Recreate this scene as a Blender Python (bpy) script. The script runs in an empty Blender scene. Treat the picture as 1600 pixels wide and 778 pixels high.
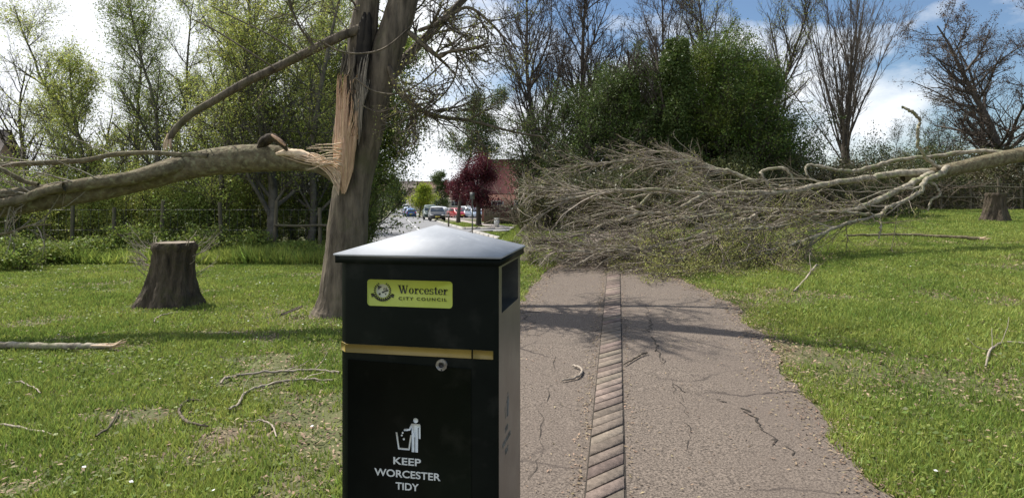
import bpy, math, random
import numpy as np
from mathutils import Vector, Matrix
R = math.radians
sc = bpy.context.scene

# ------------------------------------------------------------------ camera
CAM_H = 1.55
cam_d = bpy.data.cameras.new('camera'); cam = bpy.data.objects.new('camera', cam_d)
sc.collection.objects.link(cam)
cam_d.sensor_width = 36; cam_d.lens = 22.5; cam_d.shift_y = -89/1600
cam_d.clip_start = 0.05; cam_d.clip_end = 3000
cam.location = (0, 0, CAM_H); cam.rotation_euler = (R(90), 0, 0)
sc.camera = cam

# ------------------------------------------------------------------ sky and sun
SUN_EL, SUN_AZ = R(56), R(-52)          # azimuth measured from +Y towards +X
w = bpy.data.worlds.new('World'); sc.world = w; w.use_nodes = True
nt = w.node_tree; nt.nodes.clear()
def N(nt, typ, **kw):
    n = nt.nodes.new(typ)
    for k, v in kw.items(): setattr(n, k, v)
    return n
out = N(nt, 'ShaderNodeOutputWorld')
sky = N(nt, 'ShaderNodeTexSky', sky_type='NISHITA', sun_disc=False, sun_elevation=SUN_EL, sun_rotation=SUN_AZ, air_density=1.0, dust_density=0.15, ozone_density=4.0)
bg = N(nt, 'ShaderNodeBackground'); bg.inputs['Strength'].default_value = 0.075
bg2 = N(nt, 'ShaderNodeBackground'); bg2.inputs['Strength'].default_value = 0.78
bg2.inputs['Color'].default_value = (0.93, 0.96, 1.0, 1)
tc = N(nt, 'ShaderNodeTexCoord')
mp = N(nt, 'ShaderNodeMapping'); mp.inputs['Scale'].default_value = (1.0, 1.0, 2.2); mp.inputs['Location'].default_value = (3.1, 0.4, 1.7)
nz = N(nt, 'ShaderNodeTexNoise'); nz.inputs['Scale'].default_value = 2.6; nz.inputs['Detail'].default_value = 9; nz.inputs['Roughness'].default_value = 0.56
sep = N(nt, 'ShaderNodeSeparateXYZ')
mr = N(nt, 'ShaderNodeMapRange'); mr.inputs['From Min'].default_value = -0.15; mr.inputs['From Max'].default_value = 0.35
mr.inputs['To Min'].default_value = 0.12; mr.inputs['To Max'].default_value = -0.075
mrz = N(nt, 'ShaderNodeMapRange'); mrz.inputs['From Min'].default_value = 0.0; mrz.inputs['From Max'].default_value = 0.30
mrz.inputs['To Min'].default_value = 0.10; mrz.inputs['To Max'].default_value = -0.06
ad = N(nt, 'ShaderNodeMath', operation='ADD'); ad2 = N(nt, 'ShaderNodeMath', operation='ADD')
cr = N(nt, 'ShaderNodeValToRGB'); cr.color_ramp.elements[0].position = 0.47; cr.color_ramp.elements[1].position = 0.60
mix = N(nt, 'ShaderNodeMixShader')
L = nt.links.new
L(tc.outputs['Generated'], mp.inputs['Vector']); L(mp.outputs[0], nz.inputs['Vector'])
L(tc.outputs['Generated'], sep.inputs[0]); L(sep.outputs['X'], mr.inputs['Value']); L(sep.outputs['Z'], mrz.inputs['Value'])
L(nz.outputs['Fac'], ad.inputs[0]); L(mr.outputs[0], ad.inputs[1]); L(ad.outputs[0], ad2.inputs[0]); L(mrz.outputs[0], ad2.inputs[1])
L(ad2.outputs[0], cr.inputs[0]); L(cr.outputs[0], mix.inputs[0])
L(sky.outputs[0], bg.inputs['Color']); L(bg.outputs[0], mix.inputs[1]); L(bg2.outputs[0], mix.inputs[2]); L(mix.outputs[0], out.inputs[0])

sd = bpy.data.lights.new('sun', 'SUN'); sd.energy = 4.2; sd.angle = R(0.55); sd.color = (1.0, 0.95, 0.87)
so = bpy.data.objects.new('sun', sd); sc.collection.objects.link(so)
sun_dir = Vector((math.sin(SUN_AZ)*math.cos(SUN_EL), math.cos(SUN_AZ)*math.cos(SUN_EL), math.sin(SUN_EL)))
so.rotation_euler = (-sun_dir).to_track_quat('-Z', 'Y').to_euler()
so.location = sun_dir*50
sc.view_settings.view_transform = 'Standard'; sc.view_settings.look = 'None'
sc.view_settings.exposure = 0.58; sc.view_settings.gamma = 1; sc.view_settings.use_curve_mapping = False
sc.cycles.max_bounces = 6; sc.cycles.diffuse_bounces = 3; sc.cycles.transparent_max_bounces = 4
sc.cycles.transmission_bounces = 3; sc.cycles.glossy_bounces = 2
sc.cycles.use_adaptive_sampling = True

# ------------------------------------------------------------------ helpers
rng = np.random.default_rng(7)
C = sc.collection
def at(px, py, Y): return np.array([(px-800)/1000*Y, Y, CAM_H-(py-300)/1000*Y])
def sstep(a, b, x):
    t = np.clip((x-a)/(b-a), 0, 1); return t*t*(3-2*t)
def vnoise(x, y, seed=0):
    x = np.asarray(x, float); y = np.asarray(y, float)
    xi = np.floor(x).astype(np.int64); yi = np.floor(y).astype(np.int64); fx = x-xi; fy = y-yi
    def h(a, b):
        n = (a*374761393 + b*668265263 + seed*1442695041) & 0x7fffffff
        n = ((n ^ (n >> 13))*1274126177) & 0x7fffffff
        return ((n ^ (n >> 16)) & 0xffff)/65535.0
    fx = fx*fx*(3-2*fx); fy = fy*fy*(3-2*fy)
    return (h(xi, yi)*(1-fx)+h(xi+1, yi)*fx)*(1-fy)+(h(xi, yi+1)*(1-fx)+h(xi+1, yi+1)*fx)*fy
def zg(x, y):
    x = np.asarray(x, float); y = np.asarray(y, float)
    r = x/np.maximum(y, 1.0)
    lo = np.interp(y, [3, 18, 25], [-.24, -.07, -.005]); hi = np.interp(y, [10, 18, 25], [.012, .035, .05])
    t = sstep(lo, hi, r)
    left = -0.028*np.clip(y-12, 0, 100)
    f = sstep(24, 34, y)
    right = 0.035*np.clip(y, 0, 24)*(1-f)+left*f
    return left*(1-t)+right*t
def gp(px, Y, dz=0.0):
    x = (px-800)/1000*Y; return np.array([x, Y, float(zg(x, Y))+dz])
def unit(v): return v/np.maximum(np.linalg.norm(v, axis=-1, keepdims=True), 1e-9)

class MB:
    def __init__(s): s.v = []; s.f = []; s.n = 0
    def add(s, v, f):
        v = np.asarray(v, np.float32).reshape(-1, 3); f = np.asarray(f, np.int64)
        s.v.append(v); s.f.append(f+s.n); s.n += len(v)
    def tubes(s, pts, rad, k=5, rough=0.0, flat=1.0):
        pts = np.asarray(pts, float); rad = np.asarray(rad, float)
        if pts.ndim == 2: pts = pts[None]; rad = rad[None]
        B, n, _ = pts.shape
        tg = unit(np.gradient(pts, axis=1))
        ax = unit(pts[:, -1]-pts[:, 0])
        ref = np.where(np.abs(ax[:, 2:3]) < 0.8, np.array([[0, 0, 1.0]]), np.array([[0.3, -1.0, 0]]))
        u = unit(np.cross(tg, ref[:, None, :])); v = np.cross(tg, u)
        a = np.arange(k)*2*np.pi/k
        rr = rad[:, :, None]*np.ones(k)
        if rough: 
            ph = rng.uniform(0, 6.28, (B, 1, 1)); i = np.arange(n)[None, :, None]
            rr = rr*(1+rough*(np.sin(3*a+ph+i*.31)*.5+np.sin(5*a-ph+i*.17)*.4+np.sin(2*a+i*.9+ph)*.35+rng.normal(0, .35, (B, n, k))))
        V = pts[:, :, None, :]+rr[..., None]*(np.cos(a)[None, None, :, None]*u[:, :, None, :]+flat*np.sin(a)[None, None, :, None]*v[:, :, None, :])
        idx = np.arange(B*n*k).reshape(B, n, k)
        A = idx[:, :-1, :]; Bq = np.roll(idx, -1, 2)[:, :-1, :]; Cq = np.roll(idx, -1, 2)[:, 1:, :]; D = idx[:, 1:, :]
        s.add(V, np.stack([A, Bq, Cq, D], -1).reshape(-1, 4))
    def box(s, c, d, M=None):
        c = np.array(c, float); d = np.array(d, float)/2
        v = np.array([[x, y, z] for x in (-1, 1) for y in (-1, 1) for z in (-1, 1)])*d+c
        if M is not None: v = v @ np.array(M.to_3x3()).T
        s.add(v, [[0, 1, 3, 2], [4, 6, 7, 5], [0, 4, 5, 1], [2, 3, 7, 6], [0, 2, 6, 4], [1, 5, 7, 3]])
    def poly(s, pts): s.add(pts, [list(range(len(pts)))])
    def prism(s, pts, d):                     # polygon extruded along vector d
        pts = np.asarray(pts, float); n = len(pts); d = np.asarray(d, float)
        base = np.vstack([pts, pts+d])
        s.v.append(base.astype(np.float32)); o = s.n; s.n += 2*n
        s.f.append(np.array([list(range(n))])+o); s.f.append(np.array([list(range(2*n-1, n-1, -1))])+o)
        s.f.append(np.array([[i, (i+1) % n, n+(i+1) % n, n+i] for i in range(n)])+o)
    def leaves(s, c, size, up=0.4, asp=0.55, R_=None):
        c = np.asarray(c, float); M = len(c)
        d = unit(rng.normal(size=(M, 3))); nrm = unit(rng.normal(size=(M, 3))+np.array([0, 0, up]))
        sd_ = unit(np.cross(nrm, d)); d = np.cross(sd_, nrm)
        sz = np.broadcast_to(size, (M,))*rng.uniform(.6, 1.3, M)
        sz = sz[:, None]
        V = np.stack([c, c+d*sz*.45+sd_*sz*asp*.5, c+d*sz, c+d*sz*.45-sd_*sz*asp*.5], 1)
        V[:, 2] -= np.array([0, 0, 1])*sz*.15
        s.add(V, np.arange(M*4).reshape(M, 4))
    def build(s, name, m, parent=None, smooth=False, loc=None, local=False, link=True):
        v = np.concatenate(s.v) if s.v else np.zeros((0, 3), np.float32)
        off = np.zeros(3)
        if loc is not None: off = np.array(loc, float)
        elif parent is not None and not local: off = np.array(root_loc(parent))
        if not local: v = v-off.astype(np.float32)
        me = bpy.data.meshes.new(name)
        me.vertices.add(len(v)); me.vertices.foreach_set('co', v.astype(np.float32).ravel())
        li = np.concatenate([f.ravel() for f in s.f]); tot = np.concatenate([np.full(len(f), f.shape[1]) for f in s.f])
        st = np.concatenate([[0], np.cumsum(tot)[:-1]])
        me.loops.add(len(li)); me.loops.foreach_set('vertex_index', li.astype(np.int32))
        me.polygons.add(len(tot)); me.polygons.foreach_set('loop_start', st.astype(np.int32)); me.polygons.foreach_set('loop_total', tot.astype(np.int32))
        if smooth: me.polygons.foreach_set('use_smooth', np.ones(len(tot), bool))
        me.update(calc_edges=True)
        if m is not None:
            for q in (m if isinstance(m, list) else [m]): me.materials.append(q)
        o = bpy.data.objects.new(name, me); C.objects.link(o)
        if parent is not None: o.parent = parent
        elif loc is not None: o.location = loc
        return o
def root_loc(o):
    p = Vector((0, 0, 0))
    while o is not None: p += o.location; o = o.parent
    return p
def tag(o, label=None, cat=None, group=None, kind=None):
    if label: o['label'] = label
    if cat: o['category'] = cat
    if group: o['group'] = group
    if kind: o['kind'] = kind
    return o
def thing(name, loc, label, cat, group=None, rz=0):
    o = bpy.data.objects.new(name, None); C.objects.link(o); o.location = tuple(float(q) for q in loc); o.rotation_euler = (0, 0, rz)
    o.empty_display_size = .2
    return tag(o, label, cat, group)
def copy_tree(o, parent=None):
    c = o.copy(); C.objects.link(c)
    if parent is not None: c.parent = parent
    for ch in list(o.children): copy_tree(ch, c)
    return c

# ------------------------------------------------------------------ materials
def mat(name, c1, c2=None, scale=8, rough=.8, detail=5, bump=0.0, bscale=None, island=0.0, transl=0.0, metal=0.0, spec=.3,
        c3=None, s3=2.0, t3=(.55, .65), stretch=None, coat=0.0, r01=(.35, .65)):
    m = bpy.data.materials.new(name); m.use_nodes = True; nt = m.node_tree; nt.nodes.clear(); L = nt.links.new
    o = N(nt, 'ShaderNodeOutputMaterial'); p = N(nt, 'ShaderNodeBsdfPrincipled')
    p.inputs['Roughness'].default_value = rough; p.inputs['Metallic'].default_value = metal
    p.inputs['Specular IOR Level'].default_value = spec; p.inputs['Coat Weight'].default_value = coat
    c2 = c2 or tuple(q*.7 for q in c1)
    tc = N(nt, 'ShaderNodeTexCoord'); vec = tc.outputs['Object']
    if stretch:
        mp = N(nt, 'ShaderNodeMapping'); mp.inputs['Scale'].default_value = stretch; L(vec, mp.inputs[0]); vec = mp.outputs[0]
    nz = N(nt, 'ShaderNodeTexNoise'); nz.inputs['Scale'].default_value = scale; nz.inputs['Detail'].default_value = detail; nz.inputs['Roughness'].default_value = .62
    L(vec, nz.inputs['Vector'])
    cr = N(nt, 'ShaderNodeValToRGB'); e = cr.color_ramp.elements
    e[0].position, e[1].position = r01; e[0].color = (*c2, 1); e[1].color = (*c1, 1)
    L(nz.outputs['Fac'], cr.inputs[0]); col = cr.outputs[0]
    if c3:
        n3 = N(nt, 'ShaderNodeTexNoise'); n3.inputs['Scale'].default_value = s3; n3.inputs['Detail'].default_value = 6; n3.inputs['Roughness'].default_value = .6
        L(tc.outputs['Object'], n3.inputs['Vector'])
        r3 = N(nt, 'ShaderNodeMapRange'); r3.inputs['From Min'].default_value, r3.inputs['From Max'].default_value = t3
        L(n3.outputs['Fac'], r3.inputs['Value'])
        mx = N(nt, 'ShaderNodeMix', data_type='RGBA'); L(r3.outputs[0], mx.inputs[0]); L(col, mx.inputs[6]); mx.inputs[7].default_value = (*c3, 1); col = mx.outputs[2]
    if island:
        g = N(nt, 'ShaderNodeNewGeometry'); hs = N(nt, 'ShaderNodeHueSaturation')
        m1 = N(nt, 'ShaderNodeMapRange'); m1.inputs['To Min'].default_value = 1-island; m1.inputs['To Max'].default_value = 1+island
        m2 = N(nt, 'ShaderNodeMapRange'); m2.inputs['To Min'].default_value = .5-.035*min(1, island*2); m2.inputs['To Max'].default_value = .5+.025*min(1, island*2)
        L(g.outputs['Random Per Island'], m1.inputs['Value'])
        ml = N(nt, 'ShaderNodeMath', operation='MULTIPLY'); ml.inputs[1].default_value = 7.31; fr = N(nt, 'ShaderNodeMath', operation='FRACT')
        L(g.outputs['Random Per Island'], ml.inputs[0]); L(ml.outputs[0], fr.inputs[0]); L(fr.outputs[0], m2.inputs['Value'])
        L(m1.outputs[0], hs.inputs['Value']); L(m2.outputs[0], hs.inputs['Hue']); L(col, hs.inputs['Color']); col = hs.outputs[0]
    L(col, p.inputs['Base Color'])
    if bump:
        nb = N(nt, 'ShaderNodeTexNoise'); nb.inputs['Scale'].default_value = bscale or scale*3; nb.inputs['Detail'].default_value = 5; L(vec, nb.inputs['Vector'])
        b = N(nt, 'ShaderNodeBump'); b.inputs['Strength'].default_value = 1; b.inputs['Distance'].default_value = bump
        L(nb.outputs['Fac'], b.inputs['Height']); L(b.outputs[0], p.inputs['Normal'])
    if transl:
        t = N(nt, 'ShaderNodeBsdfTranslucent'); ms = N(nt, 'ShaderNodeMixShader'); ms.inputs[0].default_value = transl
        L(col, t.inputs['Color']); L(p.outputs[0], ms.inputs[1]); L(t.outputs[0], ms.inputs[2]); L(ms.outputs[0], o.inputs[0])
    else: L(p.outputs[0], o.inputs[0])
    return m
M = {}
M['ground'] = mat('turf_soil', (.12, .125, .045), (.07, .085, .025), scale=3, detail=8, bump=.02, bscale=30, c3=(.15, .115, .075), s3=.9, t3=(.52, .66))
M['grass'] = mat('grass_blades', (.335, .40, .095), (.19, .275, .055), scale=.8, rough=.55, island=.4, transl=.4, spec=.25, c3=(.26, .30, .07), s3=.5, t3=(.55, .75))
M['dry'] = mat('dry_litter', (.38, .30, .19), (.22, .16, .10), scale=3, island=.5, transl=.15)
M['asphalt'] = mat('path_tarmac', (.27, .22, .178), (.045, .036, .029), scale=85, detail=4, rough=.92, bump=.006, bscale=120, c3=(.15, .12, .098), s3=.8, t3=(.45, .80), r01=(.34, .66))
M['brick'] = mat('paver', (.25, .20, .16), (.14, .112, .09), scale=30, rough=.9, bump=.004, bscale=90, island=.32, c3=(.12, .10, .08), s3=5, t3=(.5, .75))
M['joint'] = mat('paver_joint', (.055, .045, .035), scale=20)
M['road'] = mat('street_tarmac', (.25, .25, .255), (.19, .19, .195), scale=3, rough=.85)
M['pave'] = mat('pavement', (.42, .37, .34), (.32, .28, .26), scale=5)
M['kerb'] = mat('kerb_stone', (.45, .43, .40), scale=6)
M['white'] = mat('white_paint', (.75, .75, .74), (.6, .6, .6), scale=12, rough=.6)
M['bark'] = mat('bark_grey', (.21, .17, .125), (.06, .048, .036), scale=11, detail=9, rough=.9, bump=.035, bscale=18, stretch=(1, 1, .2), c3=(.11, .105, .055), s3=3, t3=(.52, .75))
M['bark_fallen'] = mat('bark_fallen', (.20, .165, .10), (.095, .077, .046), scale=12, detail=10, rough=.9, bump=.02, bscale=22, c3=(.25, .235, .14), s3=16, t3=(.50, .68), r01=(.36, .64))
M['bark_pale'] = mat('bark_pale', (.43, .385, .295), (.15, .125, .09), scale=14, rough=.85, bump=.004, bscale=40, c3=(.22, .23, .12), s3=5, t3=(.5, .65))
M['bark_far'] = mat('bark_far', (.12, .10, .08), (.055, .045, .038), scale=5, rough=.9)
M['bark_ash'] = mat('bark_ash', (.19, .17, .14), (.09, .08, .065), scale=5, rough=.9)
M['twig'] = mat('twig_pale', (.44, .385, .30), (.22, .19, .145), scale=2.5, rough=.8, island=.35)
M['twig_dark'] = mat('twig_brown', (.20, .165, .12), (.11, .09, .065), scale=2.5, rough=.8, island=.35)
M['wood'] = mat('torn_wood', (.70, .48, .315), (.44, .28, .17), scale=16, rough=.7, bump=.004, bscale=40, stretch=(3, 3, .25), island=.2)
M['heart'] = mat('exposed_heartwood', (.34, .24, .155), (.14, .095, .06), scale=14, rough=.85, bump=.008, bscale=30, stretch=(3, 3, .2))
M['wood_pale'] = mat('splinter_pale', (.74, .59, .42), (.55, .40, .26), scale=16, rough=.7, island=.2)
M['wood_grey'] = mat('old_dead_wood', (.38, .32, .25), (.10, .085, .07), scale=16, rough=.8, bump=.006, bscale=30, stretch=(3, 3, .2))
M['hollow'] = mat('dark_hollow', (.035, .028, .02), (.015, .012, .01), scale=10)
M['stump'] = mat('stump_bark', (.12, .095, .068), (.028, .022, .016), scale=10, detail=8, rough=.95, bump=.06, bscale=18, stretch=(1, 1, .22), c3=(.075, .07, .03), s3=4, t3=(.55, .7))
M['cut'] = mat('stump_cut', (.30, .25, .19), (.18, .145, .105), scale=10, bump=.004)
M['leaf_spring'] = mat('leaf_spring', (.42, .47, .12), (.26, .31, .075), scale=.5, rough=.5, island=.45, transl=.5)
M['leaf_green'] = mat('leaf_green', (.25, .32, .07), (.15, .205, .045), scale=.5, rough=.5, island=.45, transl=.45)
M['leaf_haw'] = mat('leaf_haw', (.13, .20, .035), (.06, .10, .02), scale=.9, rough=.5, island=.45, transl=.35, c3=(.20, .25, .05), s3=.6, t3=(.5, .7))
M['leaf_mid'] = mat('leaf_mid', (.11, .16, .04), (.06, .095, .025), scale=.6, rough=.5, island=.4, transl=.3)
M['leaf_dark'] = mat('leaf_dark', (.055, .09, .026), (.025, .045, .015), scale=.7, rough=.45, island=.45, transl=.15)
M['leaf_ivy'] = mat('leaf_ivy', (.12, .14, .045), (.045, .06, .022), scale=.7, rough=.45, island=.5, transl=.2, c3=(.11, .085, .04), s3=.9, t3=(.45, .7))
M['leaf_lime'] = mat('leaf_lime', (.34, .40, .05), (.25, .32, .035), scale=.3, rough=.5, island=.3, transl=.5)
M['leaf_red'] = mat('leaf_red', (.13, .022, .028), (.075, .014, .02), scale=.4, rough=.5, island=.4, transl=.3)
M['leaf_bud'] = mat('leaf_bud', (.42, .44, .13), (.28, .29, .09), scale=1, rough=.6, island=.4, transl=.35)
M['bud_brown'] = mat('bud_brown', (.12, .085, .06), (.07, .05, .035), scale=1, rough=.7, island=.4, transl=.1)
M['fence'] = mat('fence_wood', (.16, .135, .095), (.09, .08, .055), scale=6, stretch=(3, 3, .3), rough=.9, c3=(.12, .13, .06), s3=4)
M['wire'] = mat('fence_wire', (.25, .25, .25), scale=4, metal=.6, rough=.5)
def plain(name, c, rough=.5, metal=0, coat=0, spec=.5, var=.85): return mat(name, c, tuple(q*var for q in c), scale=14, rough=rough, metal=metal, coat=coat, spec=spec)
M['bin'] = mat('bin_black', (.006, .009, .007), (.003, .005, .004), scale=5, rough=.5, spec=.10, c3=(.026, .028, .024), s3=7, t3=(.56, .85))
M['bin_side_lit'] = mat('bin_side_lit', (.10, .10, .09), (.055, .056, .05), scale=9, rough=.3, spec=.6, c3=(.12, .12, .10), s3=9, t3=(.56, .72))  # black bin sides painted greyer: sunlight and reflection put into the base colour
M['lid'] = mat('bin_lid', (.40, .42, .45), (.29, .31, .34), scale=7, rough=.6, metal=.0, spec=.5, c3=(.40, .42, .44), s3=16, t3=(.62, .7))
M['band'] = plain('gold_band', (.26, .19, .045), .45)
M['sticker'] = plain('sticker_yellow', (.42, .49, .07), .4, var=.93)
M['ink'] = plain('sticker_ink', (.02, .022, .012), .5)
M['silverink'] = plain('crest_silver', (.50, .52, .38), .5)
M['vinyl'] = mat('white_vinyl', (.66, .70, .70), (.55, .60, .60), scale=40, rough=.45)
M['ghost'] = mat('worn_vinyl', (.30, .31, .28), (.12, .12, .11), scale=40, rough=.5)
M['chrome'] = plain('lock_metal', (.62, .60, .55), .3, metal=.8)
M['blk'] = plain('black_rubber', (.012, .012, .013), .7)
M['glass'] = plain('car_glass', (.03, .04, .05), .08, spec=.8)
M['rim'] = plain('wheel_alloy', (.45, .46, .48), .35, metal=.7)
M['lampw'] = plain('headlamp', (.75, .76, .78), .15)
M['lampr'] = plain('tail_lamp', (.45, .02, .02), .2)
M['plate'] = plain('number_plate', (.70, .60, .12), .4)
for k_, c_ in dict(blue=(.05, .14, .36), paleblue=(.28, .36, .46), black=(.02, .022, .024), white=(.72, .73, .75), silver=(.42, .43, .45), red=(.35, .02, .03), grey=(.14, .145, .15), green=(.02, .05, .035)).items():
    M['car_'+k_] = plain('car_paint_'+k_, c_, .3, coat=.6)
M['metalpost'] = plain('post_grey', (.16, .17, .165), .5, metal=.4)
M['cabinet'] = plain('cabinet_grey', (.52, .54, .52), .6)
M['plaster'] = plain('render_wall', (.55, .50, .42), .9)
M['roof'] = mat('roof_tiles', (.20, .13, .10), (.12, .08, .065), scale=4, rough=.9)
M['roof_grey'] = mat('roof_tiles_grey', (.17, .145, .13), (.11, .095, .085), scale=4, rough=.9)

def brick_wall(name, c1, c2, mortar):
    m = mat(name, c1, c2, rough=.9); nt = m.node_tree
    p = next(n for n in nt.nodes if n.type == 'BSDF_PRINCIPLED')
    tc = N(nt, 'ShaderNodeTexCoord'); mp = N(nt, 'ShaderNodeMapping'); mp.inputs['Rotation'].default_value = (R(90), 0, 0)
    b = N(nt, 'ShaderNodeTexBrick'); b.inputs['Scale'].default_value = 1; b.inputs['Brick Width'].default_value = .225; b.inputs['Row Height'].default_value = .075
    b.inputs['Mortar Size'].default_value = .01; b.inputs['Color1'].default_value = (*c1, 1); b.inputs['Color2'].default_value = (*c2, 1); b.inputs['Mortar'].default_value = (*mortar, 1)
    nt.links.new(tc.outputs['Object'], mp.inputs[0]); nt.links.new(mp.outputs[0], b.inputs[0]); nt.links.new(b.outputs[0], p.inputs['Base Color'])
    return m
M['redbrick'] = brick_wall('red_brick', (.30, .10, .075), (.22, .07, .055), (.30, .25, .22))
M['brownbrick'] = brick_wall('brown_brick', (.36, .22, .16), (.28, .17, .12), (.35, .30, .26))

# tarmac: a network of hairline cracks in the path
def add_cracks():
    m = M['asphalt']; nt = m.node_tree; p = next(n for n in nt.nodes if n.type == 'BSDF_PRINCIPLED')
    src = p.inputs['Base Color'].links[0].from_socket
    tc = N(nt, 'ShaderNodeTexCoord'); n1 = N(nt, 'ShaderNodeTexNoise'); n1.inputs['Scale'].default_value = 3; n1.inputs['Detail'].default_value = 5
    mx = N(nt, 'ShaderNodeMix', data_type='RGBA'); mx.inputs[0].default_value = .22
    vo = N(nt, 'ShaderNodeTexVoronoi', feature='DISTANCE_TO_EDGE'); vo.inputs['Scale'].default_value = 1.1
    r1 = N(nt, 'ShaderNodeMapRange'); r1.inputs['From Min'].default_value = .003; r1.inputs['From Max'].default_value = .012; r1.inputs['To Min'].default_value = 1; r1.inputs['To Max'].default_value = 0
    n2 = N(nt, 'ShaderNodeTexNoise'); n2.inputs['Scale'].default_value = .9
    r2 = N(nt, 'ShaderNodeMapRange'); r2.inputs['From Min'].default_value = .50; r2.inputs['From Max'].default_value = .62
    mu = N(nt, 'ShaderNodeMath', operation='MULTIPLY'); m2 = N(nt, 'ShaderNodeMix', data_type='RGBA'); m2.inputs[7].default_value = (.055, .044, .038, 1)
    L = nt.links.new
    L(tc.outputs['Object'], n1.inputs[0]); L(tc.outputs['Object'], mx.inputs[6]); L(n1.outputs['Color'], mx.inputs[7]); L(mx.outputs[2], vo.inputs['Vector'])
    L(vo.outputs['Distance'], r1.inputs['Value']); L(tc.outputs['Object'], n2.inputs[0]); L(n2.outputs['Fac'], r2.inputs['Value'])
    L(r1.outputs[0], mu.inputs[0]); L(r2.outputs[0], mu.inputs[1]); L(mu.outputs[0], m2.inputs[0]); L(src, m2.inputs[6]); L(m2.outputs[2], p.inputs['Base Color'])
add_cracks()

# ------------------------------------------------------------------ ground
def axis(segs):
    a = [segs[0][0]]
    for lo, hi, st in segs:
        n = max(1, int(round((hi-lo)/st))); a += list(np.linspace(lo, hi, n+1)[1:])
    return np.array(a)
gx = axis([(-900, -200, 100), (-200, -40, 16), (-40, -14, 1), (-14, 18, .2), (18, 40, 1), (40, 200, 16), (200, 900, 100)])
gy = axis([(-60, -4, 8), (-4, 30, .2), (30, 60, .75), (60, 200, 10), (200, 2200, 200)])
X, Y = np.meshgrid(gx, gy); Z = zg(X, Y)
near = (np.abs(X) < 18) & (Y < 30) & (Y > 2)
Z = Z+np.where(near, (vnoise(X*1.3, Y*1.3, 3)-.5)*.03, 0)*0
def grid_mesh(mb, X, Y, Z):
    n, k = X.shape; idx = np.arange(n*k).reshape(n, k)
    mb.add(np.stack([X, Y, Z], -1), np.stack([idx[:-1, :-1], idx[:-1, 1:], idx[1:, 1:], idx[1:, :-1]], -1).reshape(-1, 4))
mb = MB(); grid_mesh(mb, X, Y, Z)
tag(mb.build('ground', M['ground'], smooth=True), 'grass-covered ground of the park rising to the right', kind='structure')

# tarmac footpath
PY = [1, 3, 4.77, 5.74, 7.2, 8.16, 9.4, 11.5, 14, 20]
PR = [1.6, 1.78, 2.04, 2.28, 2.52, 2.45, 2.30, 2.4, 2.9, 3.9]
PLY = [-3, 1, 4, 7.75, 9.7, 11, 14, 20]; PL = [-1.5, -.9, -.45, .11, .5, .95, 1.5, 2.5]
def pxr(y): return np.interp(y, [-3]+PY, [1.7]+PR)
def pxl(y): return np.interp(y, PLY, PL)
ys = np.arange(-3, 18, .08); jl = (vnoise(ys*4, ys*0, 5)-.5)*.08+(vnoise(ys*12, ys*0, 5)-.5)*.05; jr = (vnoise(ys*4, ys*0+9, 6)-.5)*.10+(vnoise(ys*13, ys*0+9, 6)-.5)*.06
T = np.linspace(0, 1, 24)
Xp = (pxl(ys)+jl)[:, None]*(1-T)+(pxr(ys)+jr)[:, None]*T; Yp = ys[:, None]+0*T
mb = MB(); grid_mesh(mb, Xp, Yp, zg(Xp, Yp)+.012)
tag(mb.build('path', M['asphalt'], smooth=True), 'cracked reddish tarmac footpath', kind='structure')

# strip of block pavers, laid askew across the strip
def sx(y): return .347+(y-3.02)*.165
mj = MB(); ysx = np.arange(-2, 15, .25)
for a, b in zip(ysx[:-1], ysx[1:]):
    v = [(sx(a)-.006, a), (sx(a)+.191, a), (sx(b)+.191, b), (sx(b)-.006, b)]
    mj.add([(x, y, zg(x, y)+.017) for x, y in v], [[0, 1, 2, 3]])
tag(mj.build('paver_bedding', M['joint']), 'dark joints under the brick strip', kind='structure')
mbk = MB(); y0 = -1.5
while y0 < 14.8:
    p = .126; g = rng.uniform(.013, .020); s_ = .92*.185+rng.normal(0, .004); dz = rng.uniform(-.004, .003)
    q = [(sx(y0)+.002+rng.uniform(-.002, .002), y0), (sx(y0+s_)+.183+rng.uniform(-.002, .002), y0+s_), (sx(y0+s_+p-g)+.183, y0+s_+p-g), (sx(y0+p-g)+.002, y0+p-g)]
    cx = sum(a for a, b in q)/4; cy = sum(b for a, b in q)/4
    bot = [(x, y, float(zg(x, y))+.019) for x, y in q]
    top = [(cx+(x-cx)*.98, cy+(y-cy)*.98, float(zg(x, y))+.027+dz) for x, y in q]
    mid = [(x, y, float(zg(x, y))+.0245+dz) for x, y in q]
    mbk.add(bot+mid+top, [[i, (i+1) % 4, 4+(i+1) % 4, 4+i] for i in range(4)]+[[4+i, 4+(i+1) % 4, 8+(i+1) % 4, 8+i] for i in range(4)]+[[8, 9, 10, 11]])
    y0 += p
tag(mbk.build('brick_strip', M['brick']), 'strip of block pavers running down the path', kind='structure')

# wide cracks in the tarmac
mc = MB()
def crack(pts, wd):
    P = []
    for (a, b) in zip(pts[:-1], pts[1:]):
        for t in np.linspace(0, 1, 9)[:-1]:
            px, py = a[0]*(1-t)+b[0]*t, a[1]*(1-t)+b[1]*t
            Yg = 1550/(py-265); P.append(np.array([(px-800)/1000*Yg, Yg]))
    P = np.array(P)+rng.normal(0, .02, (len(P), 2)); d = unit(np.gradient(P, axis=0)); nrm = np.stack([-d[:, 1], d[:, 0]], 1)
    ww = wd*.42*(rng.uniform(.2, 1.1, len(P))*np.clip(vnoise(P[:, 0]*6, P[:, 1]*6, 71)*2.2-.35, .08, 1.2))[:, None]; A = P+nrm*ww/2; B = P-nrm*ww/2
    for i in range(len(P)-1):
        q = [A[i], A[i+1], B[i+1], B[i]]; mc.add([(x, y, float(zg(x, y))+.0165) for x, y in q], [[0, 1, 2, 3]])
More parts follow.
